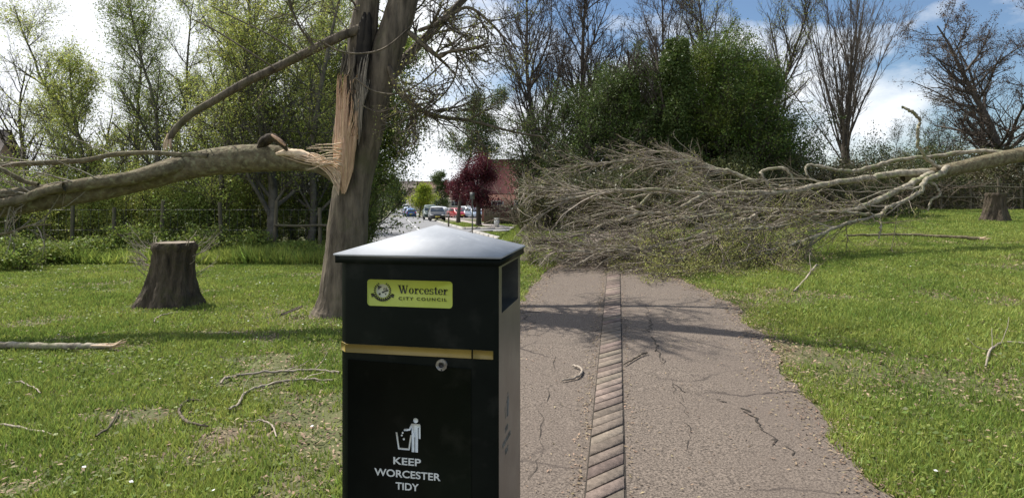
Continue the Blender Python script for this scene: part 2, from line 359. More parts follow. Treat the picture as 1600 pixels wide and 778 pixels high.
crack([(1003, 470), (1015, 500), (1013, 520), (1027, 545), (1032, 565), (1050, 585), (1062, 612), (1100, 622), (1140, 634)], .03)
crack([(1032, 565), (1048, 600), (1068, 640), (1075, 690), (1090, 740)], .016)
crack([(1160, 640), (1185, 662), (1200, 690), (1260, 720)], .028)
crack([(870, 560), (852, 640), (850, 690), (835, 760)], .014)
crack([(1100, 520), (1140, 545), (1200, 560)], .014)
tag(mc.build('path_crack', M['joint']), 'open cracks in the tarmac', kind='structure')

# street running away on the left
def rxl(y): return -.18*y-1.5+.0*y
def rxr(y): return -.18*y+4.1
mr_ = MB(); ys = axis([(24, 60, 1), (60, 170, 4)])
XX = np.stack([rxl(ys), rxl(ys)*.5+rxr(ys)*.5, rxr(ys)], 1); YY = np.stack([ys]*3, 1)
grid_mesh(mr_, XX, YY, zg(XX, YY)+.02)
ys2 = np.array([34.5, 36, 37.5, 39.5]); xs2 = np.linspace(0, 1, 20)
XX = (rxr(ys2)-.01)[:, None]+(xs2*9)[None]; YY = ys2[:, None]+0*xs2
grid_mesh(mr_, XX, YY, zg(XX, YY)+.024)
tag(mr_.build('road', M['road']), 'grey residential street', kind='structure')
mw = MB()
for a in np.arange(26, 120, 6.0):
    b = a+3; xa, xb = (rxl(a)+rxr(a))/2, (rxl(b)+rxr(b))/2
    mw.add([(xa-.06, a, zg(xa, a)+.03), (xa+.06, a, zg(xa, a)+.03), (xb+.06, b, zg(xb, b)+.03), (xb-.06, b, zg(xb, b)+.03)], [[0, 1, 2, 3]])
tag(mw.build('road_marking', M['white']), 'white dashed centre line', kind='structure')
mk = MB()
def strip(mb, f0, f1, ys, h, top=True):
    for a, b in zip(ys[:-1], ys[1:]):
        q = [(f0(a), a), (f1(a), a), (f1(b), b), (f0(b), b)]
        lo = [(x, y, float(zg(x, y))-.02) for x, y in q]; hi = [(x, y, float(zg(x, y))+h) for x, y in q]
        mb.add(lo+hi, [[4, 5, 6, 7], [0, 1, 5, 4], [1, 2, 6, 5], [2, 3, 7, 6], [3, 0, 4, 7]])
strip(mk, lambda y: rxr(y), lambda y: rxr(y)+.15, np.append(np.arange(24, 34.6, 1.5), 34.5), .12)
strip(mk, lambda y: rxr(y), lambda y: rxr(y)+.15, np.arange(39.5, 140, 4), .12)
strip(mk, lambda y: rxl(y)-.15, lambda y: rxl(y), np.arange(24, 140, 4), .12)
for xa in np.arange(0, 9, .9):
    for yy in (34.35, 39.5):
        x0 = rxr(yy)+.16+xa; mk.box((x0+.45, yy+.07, float(zg(x0+.45, yy))+.05), (.9, .14, .14))
tag(mk.build('kerb', M['kerb']), 'pale stone kerbs', kind='structure')
mp_ = MB(); strip(mp_, lambda y: rxr(y)+2.4, lambda y: rxr(y)+4.0, np.arange(40.5, 120, 3), .03)
ys2 = np.array([41.5, 43.5]); XX = (rxr(ys2)+.2)[:, None]+(xs2*10)[None]; YY = ys2[:, None]+0*xs2
grid_mesh(mp_, XX, YY, zg(XX, YY)+.05)
ysl = np.arange(84, 116, 4); XX = np.stack([rxr(ysl)+1.2, rxr(ysl)+26], 1); YY = np.stack([ysl]*2, 1); grid_mesh(mp_, XX, YY, zg(XX, YY)+.035)
tag(mp_.build('pavement', M['pave']), 'pale footway beside the street', kind='structure')

# ------------------------------------------------------------------ grass blades
def on_path(x, y, m=0.0): return (x > pxl(y)+m) & (x < pxr(y)-m) & (y < 18)
def bare(x, y):
    n = .55*vnoise(x*.9, y*.9, 11)+.45*vnoise(x*2.7, y*2.7, 12)
    b = sstep(.60, .72, n)
    tb = np.exp(-(((x+2.25)/1.1)**2+((y-8.2)/1.0)**2)); sb = np.exp(-(((x+4.5)/.7)**2+((y-8.7)/.5)**2))
    pr = np.exp(-(((x-2.6)/.9)**2+((y-5.0)/.6)**2))*.8+np.exp(-(((x-3.4)/.8)**2+((y-4.6)/.35)**2))*.5
    bl = np.exp(-(((x+1.35)/.4)**2+((y-4.15)/.3)**2))*.8+np.exp(-(((x+2.5)/.4)**2+((y-4.3)/.25)**2))*.7+np.exp(-(((x+1.6)/.6)**2+((y-6.0)/.8)**2))*.5
    return np.clip(b*.75+tb*.9+sb*.6+pr+bl, 0, .96)
def make_blades(n, rmin, rmax, ymin, ymax, hmin, hmax, keep, wmul=1.0):
    y = rng.uniform(ymin, ymax, n); r = rng.uniform(rmin, rmax, n); x = r*y
    k = keep(x, y); x, y = x[k], y[k]; n = len(x)
    z = zg(x, y); cl = vnoise(x*5, y*5, 21)*.7+vnoise(x*1.2, y*1.2, 22)*.6
    h = rng.uniform(hmin, hmax, n)*(.45+cl); wd = (.0035+.00075*y)*rng.uniform(.7, 1.3, n)*wmul
    a = rng.uniform(0, np.pi, n); ln = rng.normal(0, .45, (n, 2))*h[:, None]
    dx, dy = np.cos(a)*wd, np.sin(a)*wd
    P0 = np.stack([x-dx, y-dy, z-.005], 1); P1 = np.stack([x+dx, y+dy, z-.005], 1); P2 = np.stack([x+ln[:, 0], y+ln[:, 1], z+h], 1)
    return np.stack([P0, P1, P2], 1).reshape(-1, 3), np.arange(3*n).reshape(-1, 3)
def keepg(x, y):
    e = (vnoise(x*6, y*6, 31)-.5)*.22
    ok = ~((x > pxl(y)+e) & (x < pxr(y)-e) & (y < 18)) & (rng.uniform(size=len(x)) > bare(x, y))
    ok &= ~((x < 0) & (x > rxl(y)-.2) & (x < rxr(y)+.2) & (y > 24))
    return ok
mgb = MB()
mgb.add(*make_blades(760000, -.90, .90, 2.0, 17, .018, .050, keepg))
for a_, b_ in ((-1.7, -.9), (.9, 1.7)): mgb.add(*make_blades(110000, a_, b_, 1.2, 17, .03, .07, keepg, 2.0))
mgb.add(*make_blades(230000, -.05, .90, 17, 30, .03, .07, keepg, 1.2))
mgb.add(*make_blades(60000, -.9, -.18, 14.0, 17.5, .10, .34, keepg, 1.6))
NETTLE = 1
def kv(x, y): return (x > rxr(y)+.25) & ~((y > 34.3) & (y < 39.7)) & ~((y > 41.4) & (y < 43.6)) & ~((x > rxr(y)+2.4) & (x < rxr(y)+4) & (y > 40.5))
mgb.add(*make_blades(60000, -.18, .0, 24, 62, .03, .08, kv, 1.5))
tag(mgb.build('grass', M['grass']), 'short bright green grass', kind='stuff')
n = 60000; y = rng.uniform(2.4, 16, n); x = rng.uniform(-.88, .88, n)*y; k = keepg(x, y) & (vnoise(x*1.7, y*1.7, 81)*.6+vnoise(x*6, y*6, 82)*.4 > .52); x, y = x[k], y[k]
mwd = MB(); mwd.leaves(np.stack([x, y, zg(x, y)+rng.uniform(.01, .05, len(x))], 1), .026+.0012*y, up=2.5, asp=.7)
tag(mwd.build('lawn_weeds', M['leaf_green']), 'small broad leaved weeds among the grass', kind='stuff')
n = 26000; y = rng.uniform(14.6, 17.2, n); x = rng.uniform(-.92, -.2, n)*y; hh = (vnoise(x*.8, y*.3, 91)*.9-.1)*np.where(x/y < -.62, 1.2, .75); k = hh > .08; x, y, hh = x[k], y[k], hh[k]
mnt = MB(); mnt.leaves(np.stack([x, y, zg(x, y)+hh*rng.uniform(0.05, 1, len(x))], 1), .065, up=1)
tag(mnt.build('undergrowth', M['leaf_green']), 'nettles and low undergrowth along the foot of the left fence', kind='stuff')
# dead leaves, bits of twig and flakes of bark
n = 52000; y = rng.uniform(2.5, 14, n); r = rng.uniform(-.85, .85, n); x = r*y
k = rng.uniform(size=n) < (bare(x, y)*.9+.16); k &= ~on_path(x, y, .02); x, y = x[k], y[k]
mdl = MB(); mdl.leaves(np.stack([x, y, zg(x, y)+.012+rng.uniform(0, .015, len(x))], 1), .03+.0015*y, up=3, asp=.4)
n = 2600; y = rng.uniform(2.0, 12, n); T_ = rng.uniform(size=n)
xs_ = np.where(T_ < .35, sx(y)-.02-np.abs(rng.normal(0, .04, n)), np.where(T_ < .5, sx(y)+.2+np.abs(rng.normal(0, .04, n)), pxl(y)+(pxr(y)-pxl(y))*rng.uniform(0, 1, n)))
mdl.leaves(np.stack([xs_, y, zg(xs_, y)+.02], 1), .022, up=6, asp=.4)
n = 9000; y = rng.uniform(2.0, 13, n); e_ = rng.uniform(size=n) < .6; x = np.where(e_, pxr(y), pxl(y))+rng.normal(0, .13, n)
mdl.leaves(np.stack([x, y, zg(x, y)+.022], 1), .02+.001*y, up=5, asp=.4)
tag(mdl.build('leaf_litter', M['dry']), 'dead leaves and bark flakes', kind='stuff')
n = 220; y = rng.uniform(3, 14, n); x = rng.uniform(-.85, .85, n)*y; k = ~on_path(x, y) & (vnoise(x*.8, y*.8, 44) > .5); x, y = x[k], y[k]
mda = MB(); mda.leaves(np.stack([x, y, zg(x, y)+.05], 1), .02, up=8, asp=1)
tag(mda.build('daisy_flowers', M['white']), 'tiny white daisies in the grass', kind='stuff')

# ------------------------------------------------------------------ branch growing
def grow(st, d, ln, r0, r1, n, wig, trop=0.0, tvec=(0, 0, 1)):
    B = len(st); P = np.zeros((B, n+1, 3)); P[:, 0] = st; d = unit(d); tv = np.array(tvec, float)
    for i in range(n):
        d = unit(d+rng.normal(0, wig, (B, 3))+trop*tv/n*3); P[:, i+1] = P[:, i]+d*(ln/n)[:, None]
    t = np.linspace(0, 1, n+1)[None]; rad = r0[:, None]*(1-t)+r1[:, None]*t
    return P, rad
def spawn(P, rad, cnt, tlo, thi, alo, ahi, lf, rf, rmin=.002, bias=None, bw=0.0, taper=.5):
    B, n, _ = P.shape; b = np.repeat(np.arange(B), cnt); M_ = len(b)
    t = rng.uniform(tlo, thi, M_); f = t*(n-1); i = np.minimum(f.astype(int), n-2); fr = (f-i)[:, None]
    st = P[b, i]*(1-fr)+P[b, i+1]*fr; tg = unit(P[b, i+1]-P[b, i])
    rr = rad[b, i]*(1-fr[:, 0])+rad[b, i+1]*fr[:, 0]
    pr = rng.normal(size=(M_, 3)); pr = unit(pr-tg*np.sum(pr*tg, 1, keepdims=True))
    a = rng.uniform(alo, ahi, M_)[:, None]; d = tg*np.cos(a)+pr*np.sin(a)
    if bias is not None: d = unit(d+np.array(bias)*bw)
    L_ = np.linalg.norm(np.diff(P, axis=1), axis=2).sum(1)[b]
    ln = L_*lf*rng.uniform(.6, 1.25, M_)*(1-taper*t)
    r0 = np.maximum(np.minimum(rr*.9, rr*rf*rng.uniform(.7, 1.2, M_)), rmin)
    return st, d, ln, r0, t
def leaf_pts(P, cnt, spread):
    B, n, _ = P.shape; b = rng.integers(0, B, cnt); t = rng.uniform(.15, 1, cnt)*(n-1); i = np.minimum(t.astype(int), n-2); f = (t-i)[:, None]
    return P[b, i]*(1-f)+P[b, i+1]*f+rng.normal(0, spread, (cnt, 3))

def tree(name, label, base, H, r, barkm, leafm=None, nleaf=0, lsize=.06, spread=.12, clear=.25, n1=14, n2=10, n3=8, a1=(.5, 1.0), lf1=.5,
         lf2=.45, lf3=.45, lean=(0, 0), wig=.05, up=.15, group=None, cat='tree', leafname='foliage', twigr=.004, forks=1, upv=.3, k0=10, parent=None):
    root = thing(name, base, label, cat, group) if parent is None else parent
    base = np.array(base, float)
    st = np.repeat(base[None], forks, 0)+rng.normal(0, .05 if forks > 1 else 0, (forks, 3))*np.array([1, 1, 0]); st[:, 2] = base[2]-.1
    d = np.array([[lean[0], lean[1], 1.0]])+(rng.normal(0, .16, (forks, 3)) if forks > 1 else 0)
    rs = r*(1 if forks == 1 else .7)*rng.uniform(.8, 1.1, forks)
    P0, R0 = grow(st, d, np.full(forks, H)*rng.uniform(.85, 1.0, forks), rs, rs*.12, 18, wig, upv*.3)
    R0[:, 0] *= 1.35; R0[:, 1] *= 1.08
    mt = MB(); mt.tubes(P0, R0, k0, rough=.05)
    s1 = spawn(P0, R0, n1, clear, .97, *a1, lf1, .55, .008, taper=.55); P1, R1 = grow(s1[0], s1[1], s1[2], s1[3], s1[3]*.25, 9, wig*1.6, up)
    mt.build('trunk', barkm, root, smooth=True)
    ml = MB(); ml.tubes(P1, R1, 5)
    s2 = spawn(P1, R1, n2, .15, 1, .35, 1.0, lf2, .6, .004, taper=.45); P2, R2 = grow(s2[0], s2[1], s2[2], s2[3], s2[3]*.35, 6, wig*2, up*.7); ml.tubes(P2, R2, 4)
    last = P2
    if n3:
        s3 = spawn(P2, R2, n3, .1, 1, .35, 1.0, lf3, .6, twigr, taper=.3); P3, R3 = grow(s3[0], s3[1], s3[2], s3[3], s3[3]*.5, 4, wig*2.5, up*.5); ml.tubes(P3, R3, 3); last = P3
    ml.build('branches', barkm, root)
    if leafm is not None and nleaf:
        mf = MB(); mf.leaves(leaf_pts(last, nleaf, spread), lsize); mf.build(leafname, leafm, root)
    return root

def bush_cloud(mb, c, rad, n, size, sq=.35):
    """leaves filling an uneven dome: clumps of clumps"""
    c = np.array(c, float); rad = np.array(rad, float)
    nc = max(6, n//260); d = unit(rng.normal(size=(nc, 3))); d[:, 2] = np.abs(d[:, 2])*1.0-.15
    cc = c+d*rad*(rng.uniform(.45, 1.0, (nc, 1)))
    i = rng.integers(0, nc, n); p = cc[i]+rng.normal(0, 1, (n, 3))*rad*.16
    mb.leaves(p, size)
def shrub(name, label, base, rad, nleaf, lsize, leafm, barkm, stems=10, group=None, cat='shrub'):
    root = thing(name, base, label, cat, group); b = np.array(base, float); rad = np.array(rad, float)
    st = b+rng.uniform(-1, 1, (stems, 3))*rad*np.array([.45, .4, 0]); st[:, 2] = zg(st[:, 0], st[:, 1])-.05
    d = unit(rng.normal(0, .35, (stems, 3))+np.array([0, 0, 1])); h = rad[2]*rng.uniform(.8, 1.25, stems)
    P0, R0 = grow(st, d, h, np.full(stems, .022*max(1, rad[2]/2)), np.full(stems, .006), 8, .1); m1 = MB(); m1.tubes(P0, R0, 5)
    s = spawn(P0, R0, 14, .1, 1, .3, 1.1, .5, .6, .004); P1, R1 = grow(s[0], s[1], s[2], s[3], s[3]*.5, 5, .14, .1); m1.tubes(P1, R1, 3)
    s = spawn(P1, R1, 5, .1, 1, .3, 1.1, .5, .6, .003); P2, R2 = grow(s[0], s[1], s[2], s[3], s[3]*.5, 3, .2, 0); m1.tubes(P2, R2, 3)
    m1.build('stems', barkm, root)
    m2 = MB(); m2.leaves(leaf_pts(P2, nleaf//2, .09*max(1, rad[2]/2)), lsize); bush_cloud(m2, b+np.array([0, 0, rad[2]*.25]), rad, nleaf//2, lsize)
    m2.build('foliage', leafm, root)
    return root
# explicit limbs traced through points (px, py, distance, thickness in photo pixels)
def crom(P, n):
    P = np.array(P, float); Q = np.vstack([2*P[0]-P[1], P, 2*P[-1]-P[-2]]); o = []
    for i in range(1, len(Q)-2):
        for t in np.linspace(0, 1, n, endpoint=False):
            a, b, c, d = Q[i-1], Q[i], Q[i+1], Q[i+2]
            o.append(.5*((2*b)+(-a+c)*t+(2*a-5*b+4*c-d)*t*t+(-a+3*b-3*c+d)*t**3))
    o.append(P[-1]); return np.array(o)
def limb(mb, pts, k=8, n=6, rough=0.03, jit=0.0):
    W = np.array([np.append(at(a, b, c), th/2000*c) for a, b, c, th in pts]); S = crom(W, n)
    P, r = S[:, :3], np.maximum(S[:, 3], .002)
    if jit: P = P+rng.normal(0, jit, P.shape)
    mb.tubes(P, r, k, rough=rough); return P, r
def resamp(P, r, n=14):
    t = np.linspace(0, 1, len(P)); u = np.linspace(0, 1, n); return np.stack([np.interp(u, t, P[:, i]) for i in range(3)], 1), np.interp(u, t, r)
def stack(ls, n=14):
    q = [resamp(*l, n) for l in ls]; return np.stack([a for a, b in q]), np.stack([b for a, b in q])


# ================================================================== litter bin
rng = np.random.default_rng(100)
TH = R(11); BW, BD = .51, .40
cr_ = Vector((-.0418, 1.9, 0))
rot = Matrix.Rotation(-TH, 4, 'Z')
bc = cr_ - (rot @ Vector((BW/2, -BD/2, 0)))
bz = float(zg(bc.x, bc.y))
BH = 1.350-bz
BIN = thing('litter_bin', (bc.x, bc.y, bz), 'tall black litter bin with pyramid lid, yellow council sticker and gold band beside the path', 'litter bin', rz=-TH)
BMI = (Matrix.Translation((bc.x, bc.y, bz)) @ rot).inverted()
def fp(px, py, off=0.0):            # where a sight line meets the front panel (local x, z)
    o = BMI @ Vector((0, 0, CAM_H)); d = (BMI.to_3x3() @ Vector(((px-800)/1000, 1, -(py-300)/1000)))
    t = (-BD/2-o.y)/d.y; p = o+d*t; return p.x, p.z
c = .028
oc = [(-BW/2+c, -BD/2), (BW/2-c*.5, -BD/2), (BW/2, -BD/2+c*.5), (BW/2, BD/2-c), (BW/2-c, BD/2), (-BW/2+c, BD/2), (-BW/2, BD/2-c), (-BW/2, -BD/2+c)]
mb = MB(); z0, z1 = .03, BH
V = [(x, y, z0) for x, y in oc]+[(x, y, z1) for x, y in oc]
F = [[i, (i+1) % 8, 8+(i+1) % 8, 8+i] for i in range(8) if i not in (2, 6)]
mb.add(V, F); mb.add(V[:8], [list(range(7, -1, -1))]); mb.add(V[8:], [list(range(8))])
def side_with_slot(mb, x, sgn):
    ya, yb = -BD/2+(c*.5 if sgn > 0 else c), BD/2-c
    s0, s1, h0, h1 = -BD/2+.055, BD/2-.07, 1.145, 1.285
    for (a, b, lo, hi) in ((ya, s0, z0, z1), (s1, yb, z0, z1), (s0, s1, z0, h0), (s0, s1, h1, z1)):
        mb.add([(x, a, lo), (x, b, lo), (x, b, hi), (x, a, hi)], [[0, 1, 2, 3]])
    xi = x-sgn*.07
    q = [(s0, h0), (s1, h0), (s1, h1), (s0, h1)]
    for i in range(4):
        (a, e), (b, f) = q[i], q[(i+1) % 4]; mb.add([(x, a, e), (x, b, f), (xi, b, f), (xi, a, e)], [[0, 1, 2, 3]])
    mb.add([(xi, a, e) for a, e in q], [[0, 1, 2, 3]])
sdm = MB(); side_with_slot(sdm, BW/2, 1); sdm.build('side_panel', M['bin_side_lit'], BIN, local=True)
sdm = MB(); side_with_slot(sdm, -BW/2, -1); sdm.build('side_panel', M['bin_side_lit'], BIN, local=True)
o = mb.build('body', M['bin'], BIN, local=True)
mb = MB(); mb.box((0, 0, .015), (BW+.03, BD+.03, .03)); mb.build('plinth', M['blk'], BIN, local=True)
def rrect(x0, x1, z0, z1, r, n=6):
    o = []
    for cx, cz, a0 in ((x1-r, z1-r, 0), (x0+r, z1-r, 90), (x0+r, z0+r, 180), (x1-r, z0+r, 270)):
        for i in range(n+1):
            a = R(a0+90*i/n); o.append((cx+r*math.cos(a), cz+r*math.sin(a)))
    return o
def frontpoly(mb, pts, y, th):      # flat shape on the front panel, th thick
    mb.prism([(x, y, z) for x, z in pts], (0, -th, 0))
FY = -BD/2
xs_, zb = fp(738, 573); xL = -BW/2+c
mb = MB(); frontpoly(mb, [(xL+.006, .06), (xs_-.003, .06), (xs_-.003, zb-.006), (xL+.006, zb+.004)], FY, .004)
door = mb.build('door', M['bin'], BIN, local=True)
# gold band: front pieces either side of the door seam and across the left bevel
mb = MB()
a0 = fp(540, 541)[1]; a1 = fp(738, 555)[1]; zt = (a0+a1)/2; hb = .0125
def band(x0, x1): frontpoly(mb, [(x0, zt-hb), (x1, zt-hb), (x1, zt+hb), (x0, zt+hb)], FY, .0045)
band(xL, xs_-.002); band(xs_+.003, BW/2-c*.5)
mb.prism([(-BW/2, -BD/2+c, zt-hb), (xL, -BD/2, zt-hb), (xL, -BD/2, zt+hb), (-BW/2, -BD/2+c, zt+hb)], (-.003, -.003, 0))
mb.build('gold_band', M['band'], BIN, local=True)
lx, lz = fp(691, 569)
mb = MB(); n = 24
for (r0, r1, ya, yb) in ((.0, .0175, .004, .009), (.0, .010, .009, .012)):
    frontpoly(mb, [(lx+r1*math.cos(2*math.pi*i/n), lz+r1*math.sin(2*math.pi*i/n)) for i in range(n)], FY-ya, yb-ya)
lk = mb.build('lock', M['chrome'], BIN, local=True)
mb = MB(); frontpoly(mb, [(lx+.0075*math.cos(2*math.pi*i/16), lz+.0075*math.sin(2*math.pi*i/16)) for i in range(16)], FY-.0121, .0006)
frontpoly(mb, [(lx-.0015, lz-.017), (lx+.0015, lz-.017), (lx+.0015, lz-.012), (lx-.0015, lz-.012)], FY-.0092, .0006)
mb.build('keyhole', M['blk'], lk, local=True)
mb = MB()                              # black fascia under a folded metal pyramid
ov = .007; X2, Y2 = BW/2+ov, BD/2+ov
mb.box((0, 0, BH-.009), (2*X2, 2*Y2, .022)); mb.build('lid_rim', M['bin'], BIN, local=True)
mb = MB(); X2 += .004; Y2 += .004; zl = BH+.0025
lo4 = [(-X2, -Y2, zl), (X2, -Y2, zl), (X2, Y2, zl), (-X2, Y2, zl)]; b4 = [(x, y, zl+.006) for x, y, _ in lo4]
ap = (0.0, 0.0, 1.440-bz)
mb.add(lo4+b4+[ap], [[0, 1, 5, 4], [1, 2, 6, 5], [2, 3, 7, 6], [3, 0, 4, 7]]); mb.f.append(np.array([[4, 5, 8], [5, 6, 8], [6, 7, 8], [7, 4, 8]])+mb.n-9); mb.f.append(np.array([[3, 2, 1, 0]])+mb.n-9)
mb.build('lid', M['lid'], BIN, local=True)
# sticker
xa, za = fp(574, 433); xb, zb2 = fp(707, 485); _, za2 = fp(574, 474); _, zt_ = fp(707, 443)
sz0, sz1 = (za2+zb2)/2, (za+zt_)/2
st_ = MB(); frontpoly(st_, rrect(xa, xb, sz0, sz1, .010), FY, .0008); STK = st_.build('sticker', M['sticker'], BIN, local=True)
def text(body, size, x, z, y, m, parent, name, bold=.0, width=None, space=1.0, align='CENTER', sx_=1.0, rotz=0.0, X_=None):
    cu = bpy.data.curves.new(name, 'FONT'); cu.body = body; cu.size = size; cu.align_x = align; cu.offset = bold; cu.space_character = space; cu.extrude = .0004
    to = bpy.data.objects.new(name, cu); C.objects.link(to); bpy.context.view_layer.update()
    me = bpy.data.meshes.new_from_object(to.evaluated_get(bpy.context.evaluated_depsgraph_get())); bpy.data.objects.remove(to)
    v = np.zeros(len(me.vertices)*3, np.float32); me.vertices.foreach_get('co', v); v = v.reshape(-1, 3)
    if width: sx_ = width/(v[:, 0].max()-v[:, 0].min())
    cx = (v[:, 0].max()+v[:, 0].min())/2
    W = np.stack([(v[:, 0]-cx)*sx_+x, np.full(len(v), y)-v[:, 2], v[:, 1]+z], 1)
    if X_ is not None: W = np.stack([np.full(len(v), X_)+v[:, 2], (v[:, 0]-cx)*sx_+x, v[:, 1]+z], 1)
    me.vertices.foreach_set('co', W.astype(np.float32).ravel()); me.materials.clear(); me.materials.append(m); me.update()
    o = bpy.data.objects.new(name, me); C.objects.link(o); o.parent = parent; return o
SY = FY-.0014
sw, sh = xb-xa, sz1-sz0
# serif bold word drawn glyph by glyph: heavy stems, thin links and slab serifs (units: x-height 1)
def serif_word(mb, x0, z0, xh, total):
    G = {}
    def arc(cx, cz, rx, rz, a0, a1, w0, w1, n=14):
        o = []; i_ = []
        for i in range(n+1):
            a = R(a0+(a1-a0)*i/n); wv = w0+(w1-w0)*abs(math.cos(a)); o.append((cx+rx*math.cos(a), cz+rz*math.sin(a))); i_.append((cx+(rx-wv)*math.cos(a), cz+(rz-wv*.75)*math.sin(a)))
        return [[o[i], o[i+1], i_[i+1], i_[i]] for i in range(n)]
    def q(x0, z0, x1, z1): return [(x0, z0), (x1, z0), (x1, z1), (x0, z1)]
    G['W'] = (2.15, [[(.12, 1.5), (.5, 1.5), (.92, 0), (.66, 0)], [(.92, 0), (.74, 0), (1.02, 1.2), (1.14, 1.2)], [(.88, 1.5), (1.26, 1.5), (1.62, 0), (1.36, 0)], [(1.62, 0), (1.44, 0), (1.84, 1.5), (1.98, 1.5)], q(0, 1.42, .64, 1.52), q(.78, 1.42, 1.38, 1.52), q(1.66, 1.42, 2.12, 1.52)])
    G['o'] = (1.08, arc(.52, .5, .5, .53, 0, 360, .10, .30))
    G['r'] = (.86, [q(.12, 0, .40, .95), q(0, 0, .55, .1), q(0, .9, .40, 1.0)]+arc(.62, .62, .26, .4, 20, 180, .14, .2)+[[(.66, .75), (.86, .75), (.86, .92), (.7, 1.0)]])
    G['c'] = (.95, arc(.5, .5, .5, .53, 45, 320, .10, .30)+[[(.72, .68), (.9, .68), (.9, .86), (.76, .92)]])
    G['e'] = (1.0, arc(.5, .5, .5, .53, 0, 325, .10, .28)+[q(.2, .46, .98, .56)])
    G['s'] = (.84, arc(.40, .74, .36, .29, 30, 270, .12, .2)+arc(.42, .27, .38, .3, -150, 90, .12, .2)+[q(.62, .72, .74, .98), q(.02, 0, .14, .3)])
    G['t'] = (.72, [q(.18, .15, .46, 1.3), q(0, .88, .7, 1.0)]+arc(.46, .2, .28, .22, 180, 350, .1, .18))
    word = 'Worcester'; adv = sum(G[ch][0]+.06 for ch in word); k = total/adv; x = x0
    for ch in word:
        wv, ps = G[ch]
        for p in ps: frontpoly(mb, [(x+a*k, z0+b*xh) for a, b in p], SY, .0003)
        x += (wv+.06)*k
mb = MB(); serif_word(mb, xa+sw*.365, sz0+sh*.50, sh*.205, sw*.585); mb.build('lettering', M['ink'], STK, local=True)
text('CITY COUNCIL', sh*.165, xa+sw*.655, sz0+sh*.26, SY, M['ink'], STK, 'lettering', width=sw*.56, space=1.35, bold=.0002)
# crest: wreath, roundel with dark devices, ribbon with scroll ends
cx, cz, cr0 = xa+sw*.185, sz0+sh*.58, sh*.27
mb = MB()
for i in range(22):
    a = R(-240+ i*(300/21)) ; 
    x_, z_ = cx+cr0*1.16*math.cos(a), cz+cr0*1.12*math.sin(a)
    if not (60 < math.degrees(a) % 360 < 120): frontpoly(mb, [(x_+.0028*math.cos(a+t_)*(1.5 if abs(math.sin(t_)) < .5 else .8), z_+.0028*math.sin(a+t_)) for t_ in np.linspace(0, 6.28, 7)[:-1]], SY, .0003)
def P_(l): frontpoly(mb, [(cx+a*cr0, cz+b*cr0) for a, b in l], SY-.0004, .0003)
P_([(-.75, .75), (-.1, .55), (-.35, .35), (-.6, .1)]); P_([(-.15, -.15), (.8, .2), (.85, .0), (.35, -.15), (.0, -.35)]); P_([(-.55, -.35), (-.3, -.3), (-.3, -.6), (-.6, -.62)]); P_([(.1, .1), (.25, .5), (.33, .12)]); P_([(.4, .15), (.55, .55), (.6, .2)]); P_([(.35, -.35), (.55, -.3), (.45, -.6)])
for s_ in (-1, 1):
    P_([(s_*1.75, -.45), (s_*1.35, -.35), (s_*1.25, -.8), (s_*1.6, -.95)])
for i in range(12):
    a, b = R(205+i*130/12), R(205+(i+1)*130/12+(-1.5)); r0, r1 = 1.62, 1.34
    P_([(r0*math.cos(a), .1+r0*math.sin(a)*.98), (r0*math.cos(b), .1+r0*math.sin(b)*.98), (r1*math.cos(b), .1+r1*math.sin(b)*.98), (r1*math.cos(a), .1+r1*math.sin(a)*.98)])
mb.build('crest', M['ink'], STK, local=True)
mb = MB(); frontpoly(mb, [(cx+cr0*.95*math.cos(t_), cz+cr0*.95*math.sin(t_)) for t_ in np.linspace(0, 6.28, 25)[:-1]], FY-.0009, .0004); mb.build('crest_disc', M['silverink'], STK, local=True)
# pictogram and words
def tidyman(mb, f, u):
    """person dropping litter into a bin, u = unit"""
    f([( .42*math.cos(t_)+2.2, .42*math.sin(t_)+5.3) for t_ in np.linspace(0, 6.28, 21)[:-1]])
    f([(1.45, 4.75), (2.95, 4.75), (3.05, 4.4), (3.05, 2.3), (2.72, 2.3), (2.72, 4.15), (2.6, 4.15), (2.6, 0), (2.1, 0), (2.1, 2.5), (1.98, 2.5), (1.98, 0), (1.5, 0), (1.5, 4.1), (1.2, 3.55), (.1, 3.4), (.15, 3.75), (1.0, 3.85)])
    f([(-1.35, 3.1), (-1.05, 3.1), (-.65, .55), (-.05-.0, .55), (.9, .55), (1.25, 2.8), (1.52, 2.8), (1.12, .25), (-.88, .25)][:9])
    for a, b, r_ in ((-.1, 3.1, .17), (-.25, 2.65, .17), (.1, 2.05, .19)): f([(a+r_*math.cos(t_), b+r_*math.sin(t_)) for t_ in np.linspace(0, 6.28, 9)[:-1]])
kx, kz = fp(637, 704); _, ktop = fp(652, 652); u = (ktop-kz)/5.72
mb = MB(); tidyman(mb, lambda l: frontpoly(mb, [(kx+(a-.7)*u, kz+b*u) for a, b in l], FY-.0042, .0006), u)
mb.build('pictogram', M['vinyl'], door, local=True)
for body, px, py, wpx in (('KEEP', 637, 725, 43), ('WORCESTER', 637, 745, 103), ('TIDY', 637, 764, 36)):
    x_, z_ = fp(px, py); wd = abs(fp(px+wpx/2, py)[0]-fp(px-wpx/2, py)[0])
    text(body, .0305, x_, z_, FY-.0046, M['vinyl'], door, 'lettering', bold=.00055, width=wd)
mb = MB(); tidyman(mb, lambda l: mb.prism([(BW/2, (a-.7)*.0135-.07, .80+b*.0135) for a, b in l], (.0006, 0, 0)), 1); mb.build('pictogram', M['ghost'], BIN, local=True)
text('KEEP', .022, -.07, .76, 0, M['ghost'], BIN, 'lettering', bold=.0004, X_=BW/2+.0006)
text('WORCESTER', .022, -.07, .725, 0, M['ghost'], BIN, 'lettering', bold=.0004, X_=BW/2+.0006)
text('TIDY', .022, -.07, .69, 0, M['ghost'], BIN, 'lettering', bold=.0004, X_=BW/2+.0006)

